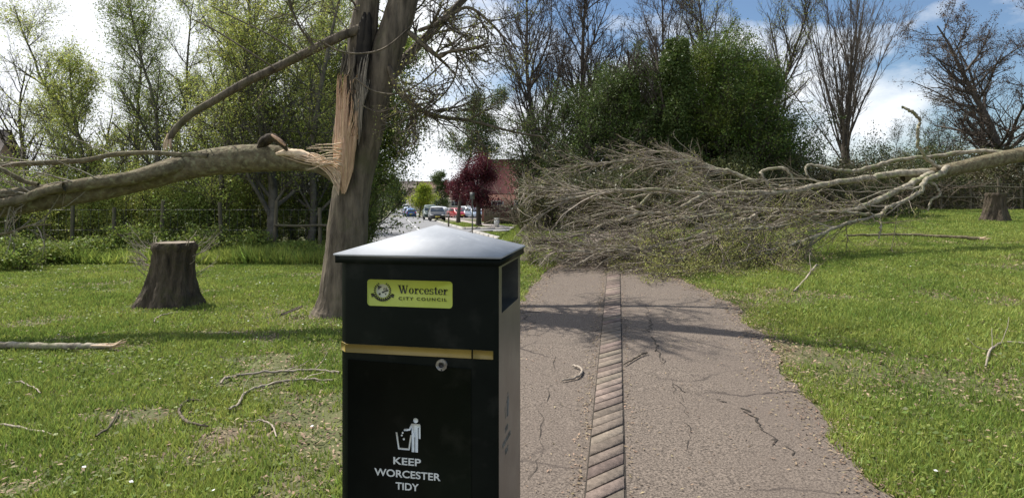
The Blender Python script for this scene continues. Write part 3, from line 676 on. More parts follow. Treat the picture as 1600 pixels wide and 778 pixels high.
# ================================================================== snapped tree (left)
rng = np.random.default_rng(101)
tb = gp(530, 8.1)
TR = thing('snapped_tree', tb, 'standing leaning tree with split trunk, torn pale wood showing, right of the stump', 'tree')
mt = MB()
PT, RT = limb(mt, [(524, 520, 8.1, 120), (528, 497, 8.1, 88), (533, 470, 8.1, 71), (541, 385, 8.1, 63), (549, 305, 8.1, 58), (565, 240, 8.1, 51), (582, 170, 8.1, 49), (602, 90, 8.1, 48), (625, 20, 8.15, 46), (650, -60, 8.2, 38), (700, -220, 8.3, 26), (730, -380, 8.3, 12)], k=22, n=9, rough=.035)
PL_, RL_ = limb(mt, [(558, 215, 8.15, 26), (560, 150, 8.15, 38), (566, 70, 8.15, 44), (575, 0, 8.15, 38), (585, -100, 8.2, 28), (575, -260, 8.2, 14)], k=16, n=8, rough=.05)
mt.build('trunk', M['bark'], TR, smooth=True)
limbs = []
mL = MB()
for pts in ([(575, 45, 8.05, 22), (560, 47, 8.0, 17), (530, 58, 7.95, 15), (480, 82, 7.9, 14), (430, 107, 7.85, 13.5), (380, 131, 7.8, 13), (330, 160, 7.75, 12), (300, 178, 7.75, 11), (276, 200, 7.75, 10), (264, 219, 7.75, 9)],
            [(608, 105, 7.95, 10), (622, 142, 7.9, 8), (645, 163, 7.8, 7.5), (680, 181, 7.7, 7), (740, 190, 7.6, 5), (800, 206, 7.5, 3.5), (850, 214, 7.5, 2)],
            [(604, 130, 8.3, 17), (640, 85, 8.5, 15), (690, 35, 8.7, 13), (735, -10, 8.9, 10), (800, -60, 9, 6)],
            [(640, 52, 8, 9), (660, 68, 7.8, 8), (685, 88, 7.6, 7), (705, 80, 7.4, 5), (740, 75, 7.3, 4), (762, 68, 7.2, 3)],
            [(655, 48, 8, 6), (690, 35, 7.8, 6), (730, 12, 7.7, 5), (770, 40, 7.7, 4), (795, 70, 7.6, 3)],
            [(495, 78, 7.9, 6), (470, 45, 7.8, 4), (450, 0, 7.8, 3), (430, -60, 7.8, 2)],
            [(700, 60, 7.7, 4), (715, 95, 7.6, 3), (700, 140, 7.5, 2.5), (650, 185, 7.5, 2)]):
    limbs.append(limb(mL, pts, k=9, n=7, rough=.05))
for pts in ([(500, 64, 7.7, 3), (530, 80, 7.6, 3), (565, 84, 7.5, 3), (600, 76, 7.5, 3), (635, 48, 7.6, 2.5), (660, 20, 7.7, 2)],
            [(555, 122, 7.7, 3.5), (585, 143, 7.6, 3), (625, 146, 7.5, 3), (665, 124, 7.5, 2.6), (700, 90, 7.6, 2)],
            [(566, 165, 7.7, 3), (590, 175, 7.6, 2.6), (615, 168, 7.6, 2.3), (640, 150, 7.6, 2)],
            [(430, 107, 7.7, 3), (395, 85, 7.6, 3), (340, 50, 7.5, 2.5), (300, 30, 7.5, 2)],
            [(470, 90, 7.7, 3), (430, 60, 7.6, 2.6), (370, 30, 7.6, 2), (330, 10, 7.6, 2)]):
    limb(mL, pts, k=5, n=6)
mL.build('limbs', M['bark'], TR, smooth=True)
A_, Ar = stack(limbs[1:]+[(PT[-40:], RT[-40:]), (PL_[-24:], RL_[-24:])], 16)
ms = MB()
s1 = spawn(A_, Ar, 20, .1, 1, .5, 1.2, .42, .4, .007, bias=(.35, -.1, -.1), bw=.5); P1, R1 = grow(s1[0], s1[1], np.maximum(s1[2], .6), np.minimum(s1[3], .018), np.full(len(s1[3]), .004), 9, .16, -.05); ms.tubes(P1, R1, 5)
s2 = spawn(P1, R1, 7, .15, 1, .4, 1.1, .5, .7, .004); P2, R2 = grow(s2[0], s2[1], s2[2], s2[3], s2[3]*.5, 6, .2, .0); ms.tubes(P2, R2, 4)
s3 = spawn(P2, R2, 4, .15, 1, .4, 1.1, .5, .7, .003); P3, R3 = grow(s3[0], s3[1], s3[2], s3[3], s3[3]*.6, 4, .2, .1); ms.tubes(P3, R3, 3)
# thin shoots on the hanging limb
H_, Hr = stack([limbs[0]], 16); s4 = spawn(H_, Hr, 10, .1, .8, .6, 1.3, .22, .25, .004, bias=(-.3, 0, .6), bw=.6); P4, R4 = grow(s4[0], s4[1], s4[2], s4[3]*.7, s4[3]*.3, 8, .1, .1); ms.tubes(P4, R4, 4)
ms.build('twigs', M['bark'], TR)
mf = MB(); mf.leaves(np.vstack([leaf_pts(P3, 5200, .03), leaf_pts(P4, 250, .05)]), .028, asp=.6); mf.build('foliage', M['leaf_bud'], TR)
# torn wood down the split side
mw = MB()
limb(mw, [(537, 303, 7.86, 4), (537, 275, 7.90, 15), (540, 225, 7.90, 22), (544, 190, 7.93, 20), (547, 160, 7.97, 8)], k=14, n=7, rough=.2)
limb(mw, [(526, 262, 7.82, 1), (527, 225, 7.80, 5), (528, 190, 7.82, 5), (529, 160, 7.84, 1)], k=6, n=6, rough=.2)
limb(mw, [(551, 270, 7.80, 1), (554, 225, 7.78, 7), (557, 185, 7.78, 8), (559, 150, 7.80, 1)], k=6, n=6, rough=.2)
for i in range(70):
    u0 = rng.uniform(-1, 1); bx = 537+u0*3; top = rng.uniform(128, 225); mx_ = 538+u0*15
    limb(mw, [(bx, 300+rng.uniform(-8, 3), 7.80, 2), (mx_-2, 262, 7.72+abs(u0)*.07, 2.4), (mx_+1, 215, 7.71+abs(u0)*.07, 2.6), (mx_+5+rng.normal(0, 1.5), top, 7.72+abs(u0)*.08, 1.6), (mx_+7+rng.uniform(-2, 2), top-14, 7.72, .4)], k=4, n=5)
mw.build('torn_wood', M['wood'], TR)
mv = MB(); limb(mv, [(537, 298, 7.93, 6), (536, 270, 7.94, 26), (540, 220, 7.94, 38), (546, 175, 7.96, 38), (550, 145, 8.0, 24), (553, 122, 8.02, 6)], k=12, n=6, rough=.1); mv.build('exposed_heartwood', M['heart'], TR)
mh = MB()
for (a, dx) in ((560, 0), (567, 2)):
    limb(mh, [(a-4, 205, 7.86, 3), (a-2, 150, 7.85, 14), (a+3, 90, 7.9, 17), (a+8, 40, 7.95, 12), (a+10, 20, 7.98, 3)], k=8, n=6, rough=.15)
mh.build('hollow', M['hollow'], TR)  # solid near-black tubes drawn for the dark hollow, no cavity cut
mg = MB()
for i in range(16):
    a = 556+rng.uniform(0, 14); t0 = rng.uniform(95, 150); b0 = rng.uniform(170, 228)
    limb(mg, [(a-4, b0, 7.78, .6), (a-1, (b0+t0)/2, 7.77, 4), (a+5, t0, 7.80, 3), (a+9, t0-18, 7.84, .6)], k=4, n=5)
mg.build('dead_wood', M['wood_grey'], TR)
mg = MB()
for i in range(22):
    a = rng.uniform(528, 560); t0 = rng.uniform(70, 150)
    limb(mg, [(a, t0, 7.86, 1.5), (a+rng.normal(0, 3), t0+22, 7.80, 4), (a+rng.normal(0, 5), t0+rng.uniform(40, 75), 7.74, .7)], k=4, n=5)
mg.build('torn_bark', M['bark'], TR)
# broken end of the hanging limb
mq = MB()
for i in range(12):
    a = rng.uniform(-6, 6); limb(mq, [(265+a*.6, 210+rng.uniform(-5, 5), 7.74+a*.004, 3), (262+a*.9, 222, 7.72, 2.6), (261+a*1.2, 232+rng.uniform(-3, 6), 7.72, .5)], k=4, n=4)
mq.build('broken_end', M['wood_pale'], TR)

# ================================================================== fallen trunk hinged on the tree (left)
rng = np.random.default_rng(102)
FT = thing('snapped_log', at(430, 247, 7.85), 'thick mossy trunk broken off and lying level, hinged by splinters to the standing tree', 'broken trunk')
m1 = MB()
PF, RF = limb(m1, [(536, 303, 7.84, 5), (521, 280, 7.84, 11), (498, 263, 7.84, 17), (470, 254, 7.85, 27), (438, 248, 7.85, 40), (380, 248, 7.8, 44), (300, 259, 7.7, 41), (230, 278, 7.6, 36), (170, 294, 7.5, 33), (100, 307, 7.35, 32), (30, 319, 7.2, 33), (-60, 332, 7.0, 31), (-180, 350, 6.8, 28), (-380, 395, 6.5, 20), (-620, 480, 6.2, 10)], k=20, n=10, rough=.018)
m1.build('trunk', M['bark_fallen'], FT, smooth=True)
m1 = MB(); fl = []
for pts in ([(285, 256, 7.6, 24), (245, 268, 7.42, 22), (205, 278, 7.36, 21), (150, 285, 7.25, 20), (100, 293, 7.2, 19), (60, 298, 7.15, 18), (0, 306, 7.0, 20), (-120, 318, 6.9, 17), (-300, 340, 6.7, 12)],
            [(100, 292, 7.1, 14), (66, 300, 7.05, 15), (34, 312, 7.0, 15), (0, 318, 6.9, 14), (-60, 332, 6.8, 13), (-200, 350, 6.6, 8)],
            [(325, 244, 7.6, 9), (290, 243, 7.6, 8), (240, 239, 7.55, 7), (182, 241, 7.5, 7.5), (130, 251, 7.4, 8), (60, 255, 7.3, 8), (0, 258, 7.2, 8), (-100, 262, 7.1, 6), (-200, 270, 7, 4)],
            [(60, 288, 7.1, 6), (40, 284, 7.1, 7), (18, 273, 7.05, 7), (-5, 262, 7.0, 7), (-60, 240, 7, 5)],
            [(-30, 372, 6.9, 5), (0, 366, 6.9, 5), (20, 362, 6.9, 4.5), (45, 353, 6.9, 3.6), (80, 351, 6.9, 2)]):
    fl.append(limb(m1, pts, k=12, n=7, rough=.05))
m1.build('limbs', M['bark_fallen'], FT, smooth=True)
A_, Ar = stack(fl+[(PF[-60:], RF[-60:])], 14)
m2 = MB(); s1 = spawn(A_, Ar, 12, .2, 1, .4, 1.2, .28, .25, .005, bias=(-.8, 0, 0), bw=.6); P1, R1 = grow(s1[0], s1[1], np.clip(s1[2], .25, 1.4), np.minimum(s1[3], .012), np.full(len(s1[3]), .003), 8, .14); P1[..., 2] = np.maximum(P1[..., 2], zg(P1[..., 0], P1[..., 1])+.05); m2.tubes(P1, R1, 4)
s2 = spawn(P1, R1, 4, .15, 1, .4, 1.1, .5, .6, .0028); P2, R2 = grow(s2[0], s2[1], s2[2], s2[3], s2[3]*.5, 5, .2); m2.tubes(P2, R2, 3)
m2.build('twigs', M['twig'], FT)
m3 = MB()
limb(m3, [(431, 241, 7.70, 4), (446, 239, 7.72, 11), (468, 241, 7.74, 14), (488, 248, 7.76, 11), (506, 259, 7.78, 7), (524, 278, 7.79, 3)], k=10, n=7, rough=.14)
for i in range(85):
    a = rng.uniform(432, 482); e = rng.uniform(262, 306); yy = 7.70+rng.uniform(-.02, .16)
    limb(m3, [(a, 238+(a-432)*.14+rng.uniform(-3, 5), yy, .8), (a*.5+250, 243+rng.uniform(-4, 8)+(e-262)*.1, yy, rng.uniform(1., 2.2)), (512+rng.uniform(-4, 6), 254+(e-262)*.3+rng.uniform(-3, 3), yy+.02, 2.4), (529+(306-e)*.12, e, 7.74, 1.2)], k=4, n=6)
for i in range(16):
    z_ = rng.uniform(222, 262); limb(m3, [(532+rng.uniform(-3, 6), z_, 7.72, 1.6), (515, z_-rng.uniform(-4, 6), 7.66, 1.5), (497-rng.uniform(0, 24), z_-rng.uniform(-8, 8)+4, 7.64, .4)], k=4, n=5)
m3.build('splinters', M['wood_pale'], FT)
m4 = MB(); limb(m4, [(402, 232, 7.72, 4), (414, 220, 7.70, 16), (427, 214, 7.68, 14), (440, 224, 7.68, 12), (449, 236, 7.70, 4)], k=7, n=4, rough=.25)
m4.build('torn_bark', M['hollow'] if False else M['stump'], FT)
m4 = MB(); limb(m4, [(424, 211, 7.62, 3), (436, 219, 7.60, 6), (446, 228, 7.62, 3)], k=6, n=4, rough=.2); m4.build('torn_edge', M['wood'], FT)

# ================================================================== stumps
rng = np.random.default_rng(103)
def stump(loc, label, sprouts, group='tree stumps on the grass', seed=0):
    root = thing('tree_stump', loc, label, 'tree stump', group); b = np.array(loc)
    nz_, k = 22, 64; a = np.arange(k)*2*np.pi/k; V = np.zeros((nz_, k, 3)); Hs = .86
    for i in range(nz_):
        h = i/(nz_-1); z = -.06+h*(Hs+.06); fl_ = max(0, 1-h*1.15)**2.6
        lob = 1+.16*np.cos(5*a+seed)+.12*np.cos(3*a+1.3+seed)+.08*np.cos(8*a+.4)
        rr = .262+.215*fl_*lob+.018*np.sin(7*a+h*2)+.012*np.sin(13*a-h*5)+rng.normal(0, .006, k)+(.02 if .86 < h < .97 else 0)
        if h > .985: rr = rr*.96
        V[i] = np.stack([np.cos(a)*rr+.07*h, np.sin(a)*rr*.9, np.full(k, z)], 1)+b
    mb = MB(); idx = np.arange(nz_*k).reshape(nz_, k)
    mb.add(V, np.stack([idx[:-1], np.roll(idx, -1, 1)[:-1], np.roll(idx, -1, 1)[1:], idx[1:]], -1).reshape(-1, 4)); mb.build('bark', M['stump'], root, smooth=True)
    mb = MB(); top = V[-1]*1.0; c0 = b+np.array([.07, 0, Hs-.004]); mb.add(np.vstack([top+[0, 0, -.002], c0]), [[j, (j+1) % k, k] for j in range(k)]); mb.build('cut_face', M['cut'], root)
    ms = MB()
    for i in range(sprouts):
        an = rng.choice([np.pi, 3.4, 2.8, 0.1, .3]) + rng.normal(0, .35); z = rng.uniform(.35, .8)
        s0 = b+np.array([math.cos(an)*.3, math.sin(an)*.28, z]); d = unit(np.array([[math.cos(an), math.sin(an), rng.uniform(.1, 1.0)]]))
        P, r_ = grow(s0[None], d, np.array([rng.uniform(.2, .5)]), np.array([.006]), np.array([.002]), 7, .16, .2); ms.tubes(P, r_, 4)
        s = spawn(P, r_, 5, .2, 1, .4, 1.2, .5, .7, .002); Pq, rq = grow(s[0], s[1], s[2], s[3], s[3]*.5, 4, .2, .1); ms.tubes(Pq, rq, 3)
    if sprouts: ms.build('sprouts', M['twig'], root)
    return root
stump(gp(266, 8.8), 'near gnarled tree stump with pale dead sprouts on its left, by the standing tree', 34)
stump(gp(1553, 19.1), 'dark flared tree stump on the far grass under the fallen trunk', 8, seed=2)

# ================================================================== loose branches and twigs on the grass
rng = np.random.default_rng(104)
def loose(name, label, pts, m, torn=None, group=None, cat='branch', dz=.03, k=8, side=0):
    P = [gp(a, Yv, dz) for a, Yv, th in pts]; r = [th/2000*Yv for a, Yv, th in pts]
    root = thing(name, P[0], label, cat, group) if torn else None
    S = crom([np.append(p, q) for p, q in zip(P, r)], 7); S[:, 2] += rng.normal(0, .004, len(S))
    mb = MB(); mb.tubes(S[None, :, :3], np.maximum(S[None, :, 3], .0015), k, rough=.05)
    if side:
        s = spawn(S[None, :, :3], S[None, :, 3], side, .2, 1, .4, 1.1, .3, .5, .002); Pq, rq = grow(s[0], s[1], s[2], s[3], s[3]*.5, 5, .2)
        Pq[..., 2] = np.maximum(Pq[..., 2], zg(Pq[..., 0], Pq[..., 1])+.02); mb.tubes(Pq, rq, 3)
    if torn:
        mb.build('stem', m, root, smooth=True); e, e0 = S[-1, :3], S[-4, :3]; d = unit(e-e0); mt = MB()
        for i in range(9):
            o_ = rng.normal(0, .011, 3); q = [e-d*.35+o_-[0, 0, .01], e-d*.1+o_, e+d*.05+o_*1.4, e+d*rng.uniform(.1, .2)+o_*2+[0, 0, rng.uniform(0, .06)]]
            mt.tubes(crom(q, 4)[None], np.interp(np.arange(13), [0, 6, 12], [.003, .014, .002])[None], 5)
        mt.build('torn_end', M['wood_pale'], root); return root
    return tag(mb.build(name, m, loc=P[0], smooth=True), label, cat, group)
def LY(py): return 1550/(py-300)
def RY(py): return 1550/(py-265)
loose('loose_branch', 'long straight fallen branch with torn pale end on the left grass', [(-160, LY(556), 12), (-60, LY(549), 12), (0, LY(547), 11), (70, LY(549), 11), (130, LY(549), 10), (168, LY(549), 9)], M['bark_pale'], torn=True, group='torn branches lying on the grass', dz=.05)
loose('loose_branch', 'thin fallen branch with white torn end below the far stump', [(1320, RY(372), 3), (1370, RY(371), 4), (1420, RY(371), 4.5), (1480, RY(374), 5), (1530, RY(377), 5.5)], M['bark_fallen'], torn=True, group='torn branches lying on the grass', dz=.06)
G2 = 'twigs scattered on the grass'
loose('twig', 'long pale arching twig on the grass reaching the bin', [(345, LY(605), 3), (350, LY(598), 4), (372, LY(592), 4), (430, LY(585), 4), (480, LY(583), 4), (530, LY(586), 4)], M['twig'], group=G2, cat='twig', k=5, side=5)
loose('twig', 'pale forked twig below the long arching one', [(356, LY(646), 4), (372, LY(638), 4), (385, LY(618), 4), (420, LY(606), 4), (470, LY(598), 4), (520, LY(600), 3)], M['twig'], group=G2, cat='twig', k=5, side=6)
loose('twig', 'dark hooked twig curling in the middle of the left grass', [(318, LY(630), 3.5), (292, LY(633), 4), (280, LY(645), 4.5), (290, LY(664), 5), (325, LY(673), 3)], M['bark'], group=G2, cat='twig', k=5, side=4)
loose('twig', 'short dark curved stick pointing up the left grass', [(184, LY(648), 3.5), (172, LY(672), 4.5), (150, LY(688), 3.5)], M['bark'], group=G2, cat='twig', k=5)
loose('twig', 'pale twig at the left edge of the grass near the front', [(-40, LY(668), 4), (0, LY(670), 4), (40, LY(676), 4), (85, LY(686), 2.5)], M['twig'], group=G2, cat='twig', k=5)
loose('twig', 'thin bent twig on the far left grass below the long branch', [(10, LY(606), 2), (30, LY(602), 3), (50, LY(610), 2.4), (64, LY(620), 2)], M['twig'], group=G2, cat='twig', k=5)
loose('twig', 'small curled twig in front of the near stump', [(240, LY(508), 2), (245, LY(500), 2.4), (262, LY(494), 2.4), (278, LY(492), 2)], M['twig'], group=G2, cat='twig', k=5)
loose('twig', 'pale bent twig on bare soil close to the bin', [(388, LY(665), 2), (410, LY(664), 3), (425, LY(672), 3), (432, LY(690), 2)], M['twig'], group=G2, cat='twig', k=5, side=3)
loose('twig', 'pale arched twig at the right edge of the right grass', [(1540, RY(578), 3), (1548, RY(552), 4), (1570, RY(540), 4), (1610, RY(541), 3)], M['twig'], group=G2, cat='twig', k=5, side=4)
loose('twig', 'pale kinked twig on the grass beside the path end', [(1240, RY(458), 2.5), (1258, RY(440), 3.5), (1276, RY(416), 3)], M['twig'], group=G2, cat='twig', k=5, side=3)
loose('twig', 'hooked twig lying on the left half of the path', [(878, RY(600), 3), (903, RY(594), 4), (909, RY(583), 4), (895, RY(576), 3)], M['twig'], group=G2, cat='twig', k=5)
loose('twig', 'short dark twig on the path beside the brick strip', [(975, RY(575), 2), (1000, RY(560), 3), (1012, RY(556), 2)], M['bark'], group=G2, cat='twig', k=5)
mb = MB(); b0 = gp(452, LY(497), .0); pr = np.linspace(0, 1, 8)
Xs = np.stack([b0+np.array([-.10+.24*t, -.03+.1*t, .03+.09*t]) for t in pr]); ww = .045*np.sin(np.pi*np.clip(pr*.9+.05, 0, 1))+.004
for s_ in (0, .008): pass
up_, dn = Xs+np.stack([0*ww, ww, .02+0*ww], 1), Xs-np.stack([0*ww, ww, 0*ww], 1)
for i in range(7): mb.prism([up_[i], up_[i+1], dn[i+1], dn[i]], (0, 0, .008))
tag(mb.build('bark_piece', M['stump'], loc=b0), 'curled piece of loose bark standing in the grass left of the leaning tree', 'bark piece')

# ================================================================== fallen tree crown (right)
rng = np.random.default_rng(105)
FC = thing('fallen_tree', at(1600, 240, 13.4), 'big fallen tree with pale bare branches blocking the path', 'fallen tree')
m1 = MB()
PF, RF = limb(m1, [(2050, 150, 13.2, 34), (1850, 190, 13.3, 29), (1700, 222, 13.4, 26), (1600, 241, 13.4, 23), (1550, 251, 13.3, 22), (1500, 262, 13.2, 21), (1455, 272, 13.1, 19), (1410, 279, 13.0, 12)], k=16, n=8, rough=.04)
m1.build('trunk', M['bark_fallen'], FC, smooth=True)
m1 = MB(); fl = []
main = [[(1450, 270, 13.0, 12), (1400, 272, 12.9, 9.5), (1340, 281, 12.7, 8.5), (1280, 290, 12.4, 8), (1230, 300, 12.2, 7.5), (1160, 302, 12.0, 6.5), (1100, 303, 11.8, 5.5), (1020, 296, 11.6, 5), (940, 302, 11.4, 4), (850, 318, 11.2, 2.5)],
        [(1590, 240, 13.4, 6), (1530, 236, 13.6, 5.5), (1470, 243, 13.7, 5.5), (1400, 251, 13.7, 5), (1345, 266, 13.6, 5.5), (1310, 266, 13.5, 4.5), (1265, 258, 13.4, 4), (1262, 275, 13.3, 3), (1290, 291, 13.2, 2.5)],
        [(1455, 272, 12.9, 10), (1430, 284, 12.7, 8.5), (1395, 302, 12.4, 8), (1360, 317, 12.1, 7.5), (1330, 328, 11.9, 7), (1290, 332, 11.7, 5), (1230, 328, 11.5, 4), (1150, 334, 11.2, 4), (1080, 340, 10.9, 3.5), (1000, 352, 10.6, 2.5)],
        [(1480, 263, 12.9, 9), (1470, 272, 12.7, 8), (1447, 281, 12.6, 7), (1438, 300, 12.4, 6), (1412, 314, 12.2, 5.5), (1385, 326, 12.0, 5), (1374, 337, 11.9, 5.5), (1340, 334, 11.7, 4.5), (1280, 331, 11.4, 4), (1210, 352, 11, 3.5), (1120, 372, 10.5, 2.5)],
        [(1475, 266, 13.0, 5), (1455, 255, 13.0, 5), (1437, 232, 12.9, 4.5), (1434, 205, 12.8, 4.5), (1437, 188, 12.8, 4.5), (1425, 175, 12.7, 4.5), (1409, 167, 12.7, 3)],
        [(1110, 262, 12.6, 5), (1080, 252, 12.6, 5), (1050, 254, 12.5, 4.5), (1000, 250, 12.4, 4), (940, 256, 12.3, 3), (880, 262, 12.2, 2)],
        [(1180, 285, 12.4, 6), (1140, 268, 12.5, 5), (1110, 262, 12.6, 5), (1060, 240, 12.8, 3.5), (1010, 236, 12.9, 2.5)],
        [(1100, 303, 11.8, 5), (1050, 330, 11.4, 5), (1000, 334, 11.2, 4.5), (950, 350, 11, 4), (905, 368, 10.8, 3.5), (850, 376, 10.6, 2.5), (810, 368, 10.4, 2)],
        [(1020, 300, 11.8, 4.5), (990, 325, 11.6, 4), (950, 312, 11.5, 4), (900, 300, 11.5, 4), (860, 295, 11.5, 3), (815, 292, 11.4, 2)],
        [(1150, 334, 11.2, 5), (1080, 360, 10.8, 4.5), (1040, 370, 10.6, 4), (1000, 395, 10.4, 3.5), (950, 398, 10.3, 3), (900, 400, 10.2, 2)],
        [(1210, 300, 12.2, 5), (1190, 270, 12.3, 4), (1225, 264, 12.3, 4), (1240, 285, 12.2, 3), (1215, 292, 12.1, 3)],
        [(1374, 337, 11.9, 5), (1320, 350, 11.4, 4.5), (1260, 375, 10.8, 4), (1200, 395, 10.3, 3.5), (1120, 420, 9.8, 3), (1070, 440, 9.5, 2)],
        [(1290, 332, 11.6, 4.5), (1230, 352, 11, 4), (1150, 362, 10.5, 3.5), (1090, 392, 10, 3), (1020, 425, 9.6, 2)],
        [(1445, 283, 12.7, 3.5), (1462, 290, 12.6, 3), (1468, 305, 12.5, 3), (1455, 312, 12.4, 3), (1450, 330, 12.4, 2)],
        [(1374, 337, 11.9, 3), (1376, 355, 11.7, 3), (1374, 372, 11.6, 2)],
        [(1180, 338, 11.1, 5), (1110, 362, 10.6, 4.5), (1030, 384, 10.2, 4), (960, 392, 10, 3.5), (890, 392, 9.9, 3), (835, 388, 9.9, 2)],
        [(1130, 325, 11.5, 4.5), (1040, 350, 11.0, 4), (960, 374, 10.8, 3.5), (890, 384, 10.7, 3), (830, 380, 10.6, 2)]]
for pts in main: fl.append(limb(m1, [(a, b, c, d*1.12) for a, b, c, d in pts], k=8, n=8, rough=.07, jit=.009))
m1.build('limbs', M['bark_pale'], FC, smooth=True)
def thin(P, Q, lim, keep):
    k = (P[:, -1, 0]/P[:, -1, 1] < lim) | (rng.uniform(size=len(P)) < keep); return P[k], Q[k]
def clampz(P, h=.03):
    X0, q = .02, .24; P[..., 0] = X0+q*np.logaddexp(0, (P[..., 0]-X0)/q)     # the crown stops where the grass strip begins
    P[..., 2] = np.maximum(P[..., 2], zg(P[..., 0], P[..., 1])+h+rng.uniform(0, .04, P.shape[:2])); return P
A_, Ar = stack([fl[i] for i in (0, 2, 3, 5, 6, 7, 8, 9, 11, 12, 15, 16)], 20)
m2 = MB()
s1 = spawn(A_, Ar, 25, .22, 1, .15, .75, .32, .6, .006, bias=(-1.0, -.05, -.06), bw=1.0, taper=.3); P1, R1 = grow(s1[0], s1[1], np.clip(s1[2], .9, 2.8), np.clip(s1[3], .006, .015), np.full(len(s1[3]), .0035), 12, .11, -.03); P1, R1 = thin(P1, R1, .50, .35); clampz(P1); m2.tubes(P1, R1, 5)
s2 = spawn(P1, R1, 6, .1, 1, .3, 1.0, .5, .7, .004, bias=(-.6, -.15, -.12), bw=.5); P2, R2 = grow(s2[0], s2[1], s2[2], s2[3]*.85, s2[3]*.5, 8, .13, .03); clampz(P2); m2.tubes(P2, R2, 4)
m2.build('branches', M['twig'], FC)
m2 = MB(); s3 = spawn(P2, R2, 6, .1, 1, .3, 1.0, .5, .7, .003, bias=(-.4, 0, 0), bw=.3); P3, R3 = grow(s3[0], s3[1], s3[2], s3[3]*.8, s3[3]*.5, 6, .14, .0); clampz(P3); m2.tubes(P3, R3, 3)
m2.build('twigs', M['twig_dark'], FC)
# hanging front sprays with opening buds
A_, Ar = stack([fl[i] for i in (2, 3, 11, 12, 9)], 20)
s1 = spawn(A_, Ar, 32, .2, .95, .4, 1.1, .36, .5, .005, bias=(-.35, -.75, -.55), bw=1.1, taper=.2); P1, R1 = grow(s1[0], s1[1], np.clip(s1[2], .5, 1.5), np.clip(s1[3], .005, .010), np.full(len(s1[3]), .003), 10, .16, -.12); P1, R1 = thin(P1, R1, .47, .12); clampz(P1)
m2 = MB(); m2.tubes(P1, R1, 4); s2 = spawn(P1, R1, 11, .1, 1, .4, 1.2, .45, .7, .003); P2, R2 = grow(s2[0], s2[1], s2[2], s2[3], s2[3]*.6, 6, .22, .1); clampz(P2); m2.tubes(P2, R2, 3)
m2.build('sprays', M['twig_dark'], FC)
k = (P2[:, -1, 0]/P2[:, -1, 1] > .15)
mf = MB(); mf.leaves(np.vstack([leaf_pts(P2[k], 24000, .025), leaf_pts(P3, 5000, .02)]), .024, asp=.6); mf.build('foliage', M['leaf_bud'], FC)

# ================================================================== fences
rng = np.random.default_rng(106)
def fence(name, label, posts, Yf, hp, rails, group=None, r=.05, wire=3, rfrom=0):
    root = thing(name, gp(posts[0], Yf(posts[0])), label, 'fence', group)
    tops = []
    for px in posts:
        b = gp(px, Yf(px)); h = hp*rng.uniform(.9, 1.1); mb = MB(); P = np.array([b+[0, 0, -.1], b+[0, 0, h*.5], b+[rng.normal(0, .02), 0, h]]); mb.tubes(P[None], np.array([[r, r*.95, r*.9]]), 8, rough=.05)
        mb.add(P[-1]+np.array([[math.cos(t)*r*.9, math.sin(t)*r*.9, 0] for t in np.linspace(0, 6.28, 9)[:-1]]), [list(range(8))])
        mb.build('post', M['fence'], root, smooth=False); tops.append((b, h))
    for f in rails:
        for (a, ha), (b, hb_) in list(zip(tops[:-1], tops[1:]))[rfrom:]:
            mb = MB(); mid = (a+b)/2; P = np.array([a+[0, -.05, hp*f], mid+[0, -.05, hp*f-.02], b+[0, -.05, hp*f]]); mb.tubes(P[None], np.full((1, 3), .035), 6); mb.build('rail', M['fence'], root)
    mb = MB()
    for f in np.linspace(.15, .9, wire): 
        P = np.array([a+[0, .055, hp*f] for a, ha in tops]); mb.tubes(P[None], np.full((1, len(P)), .004), 3)
    for (a, _), (b, _) in zip(tops[:-1], tops[1:]):
        n = int(np.linalg.norm(b-a)/.18)
        for i in range(1, n): q = a+(b-a)*i/n; mb.tubes(np.array([[q+[0, .055, hp*.15], q+[0, .055, hp*.9]]]), np.full((1, 2), .003), 3)
    mb.build('wire', M['wire'], root)
    return root
fence('wooden_fence', 'old wooden post and wire fence in front of the left thicket', [-150, -20, 113, 178, 253, 345, 430, 500, 548], lambda p: 15.9, 1.35, [.62], rfrom=6)
fence('wooden_fence', 'weathered post and rail fence at the far right behind the dark stump', [1420, 1470, 1516, 1560, 1596, 1640, 1690], lambda p: 24.6+(p-1400)*.006, 1.25, [.45, .8])

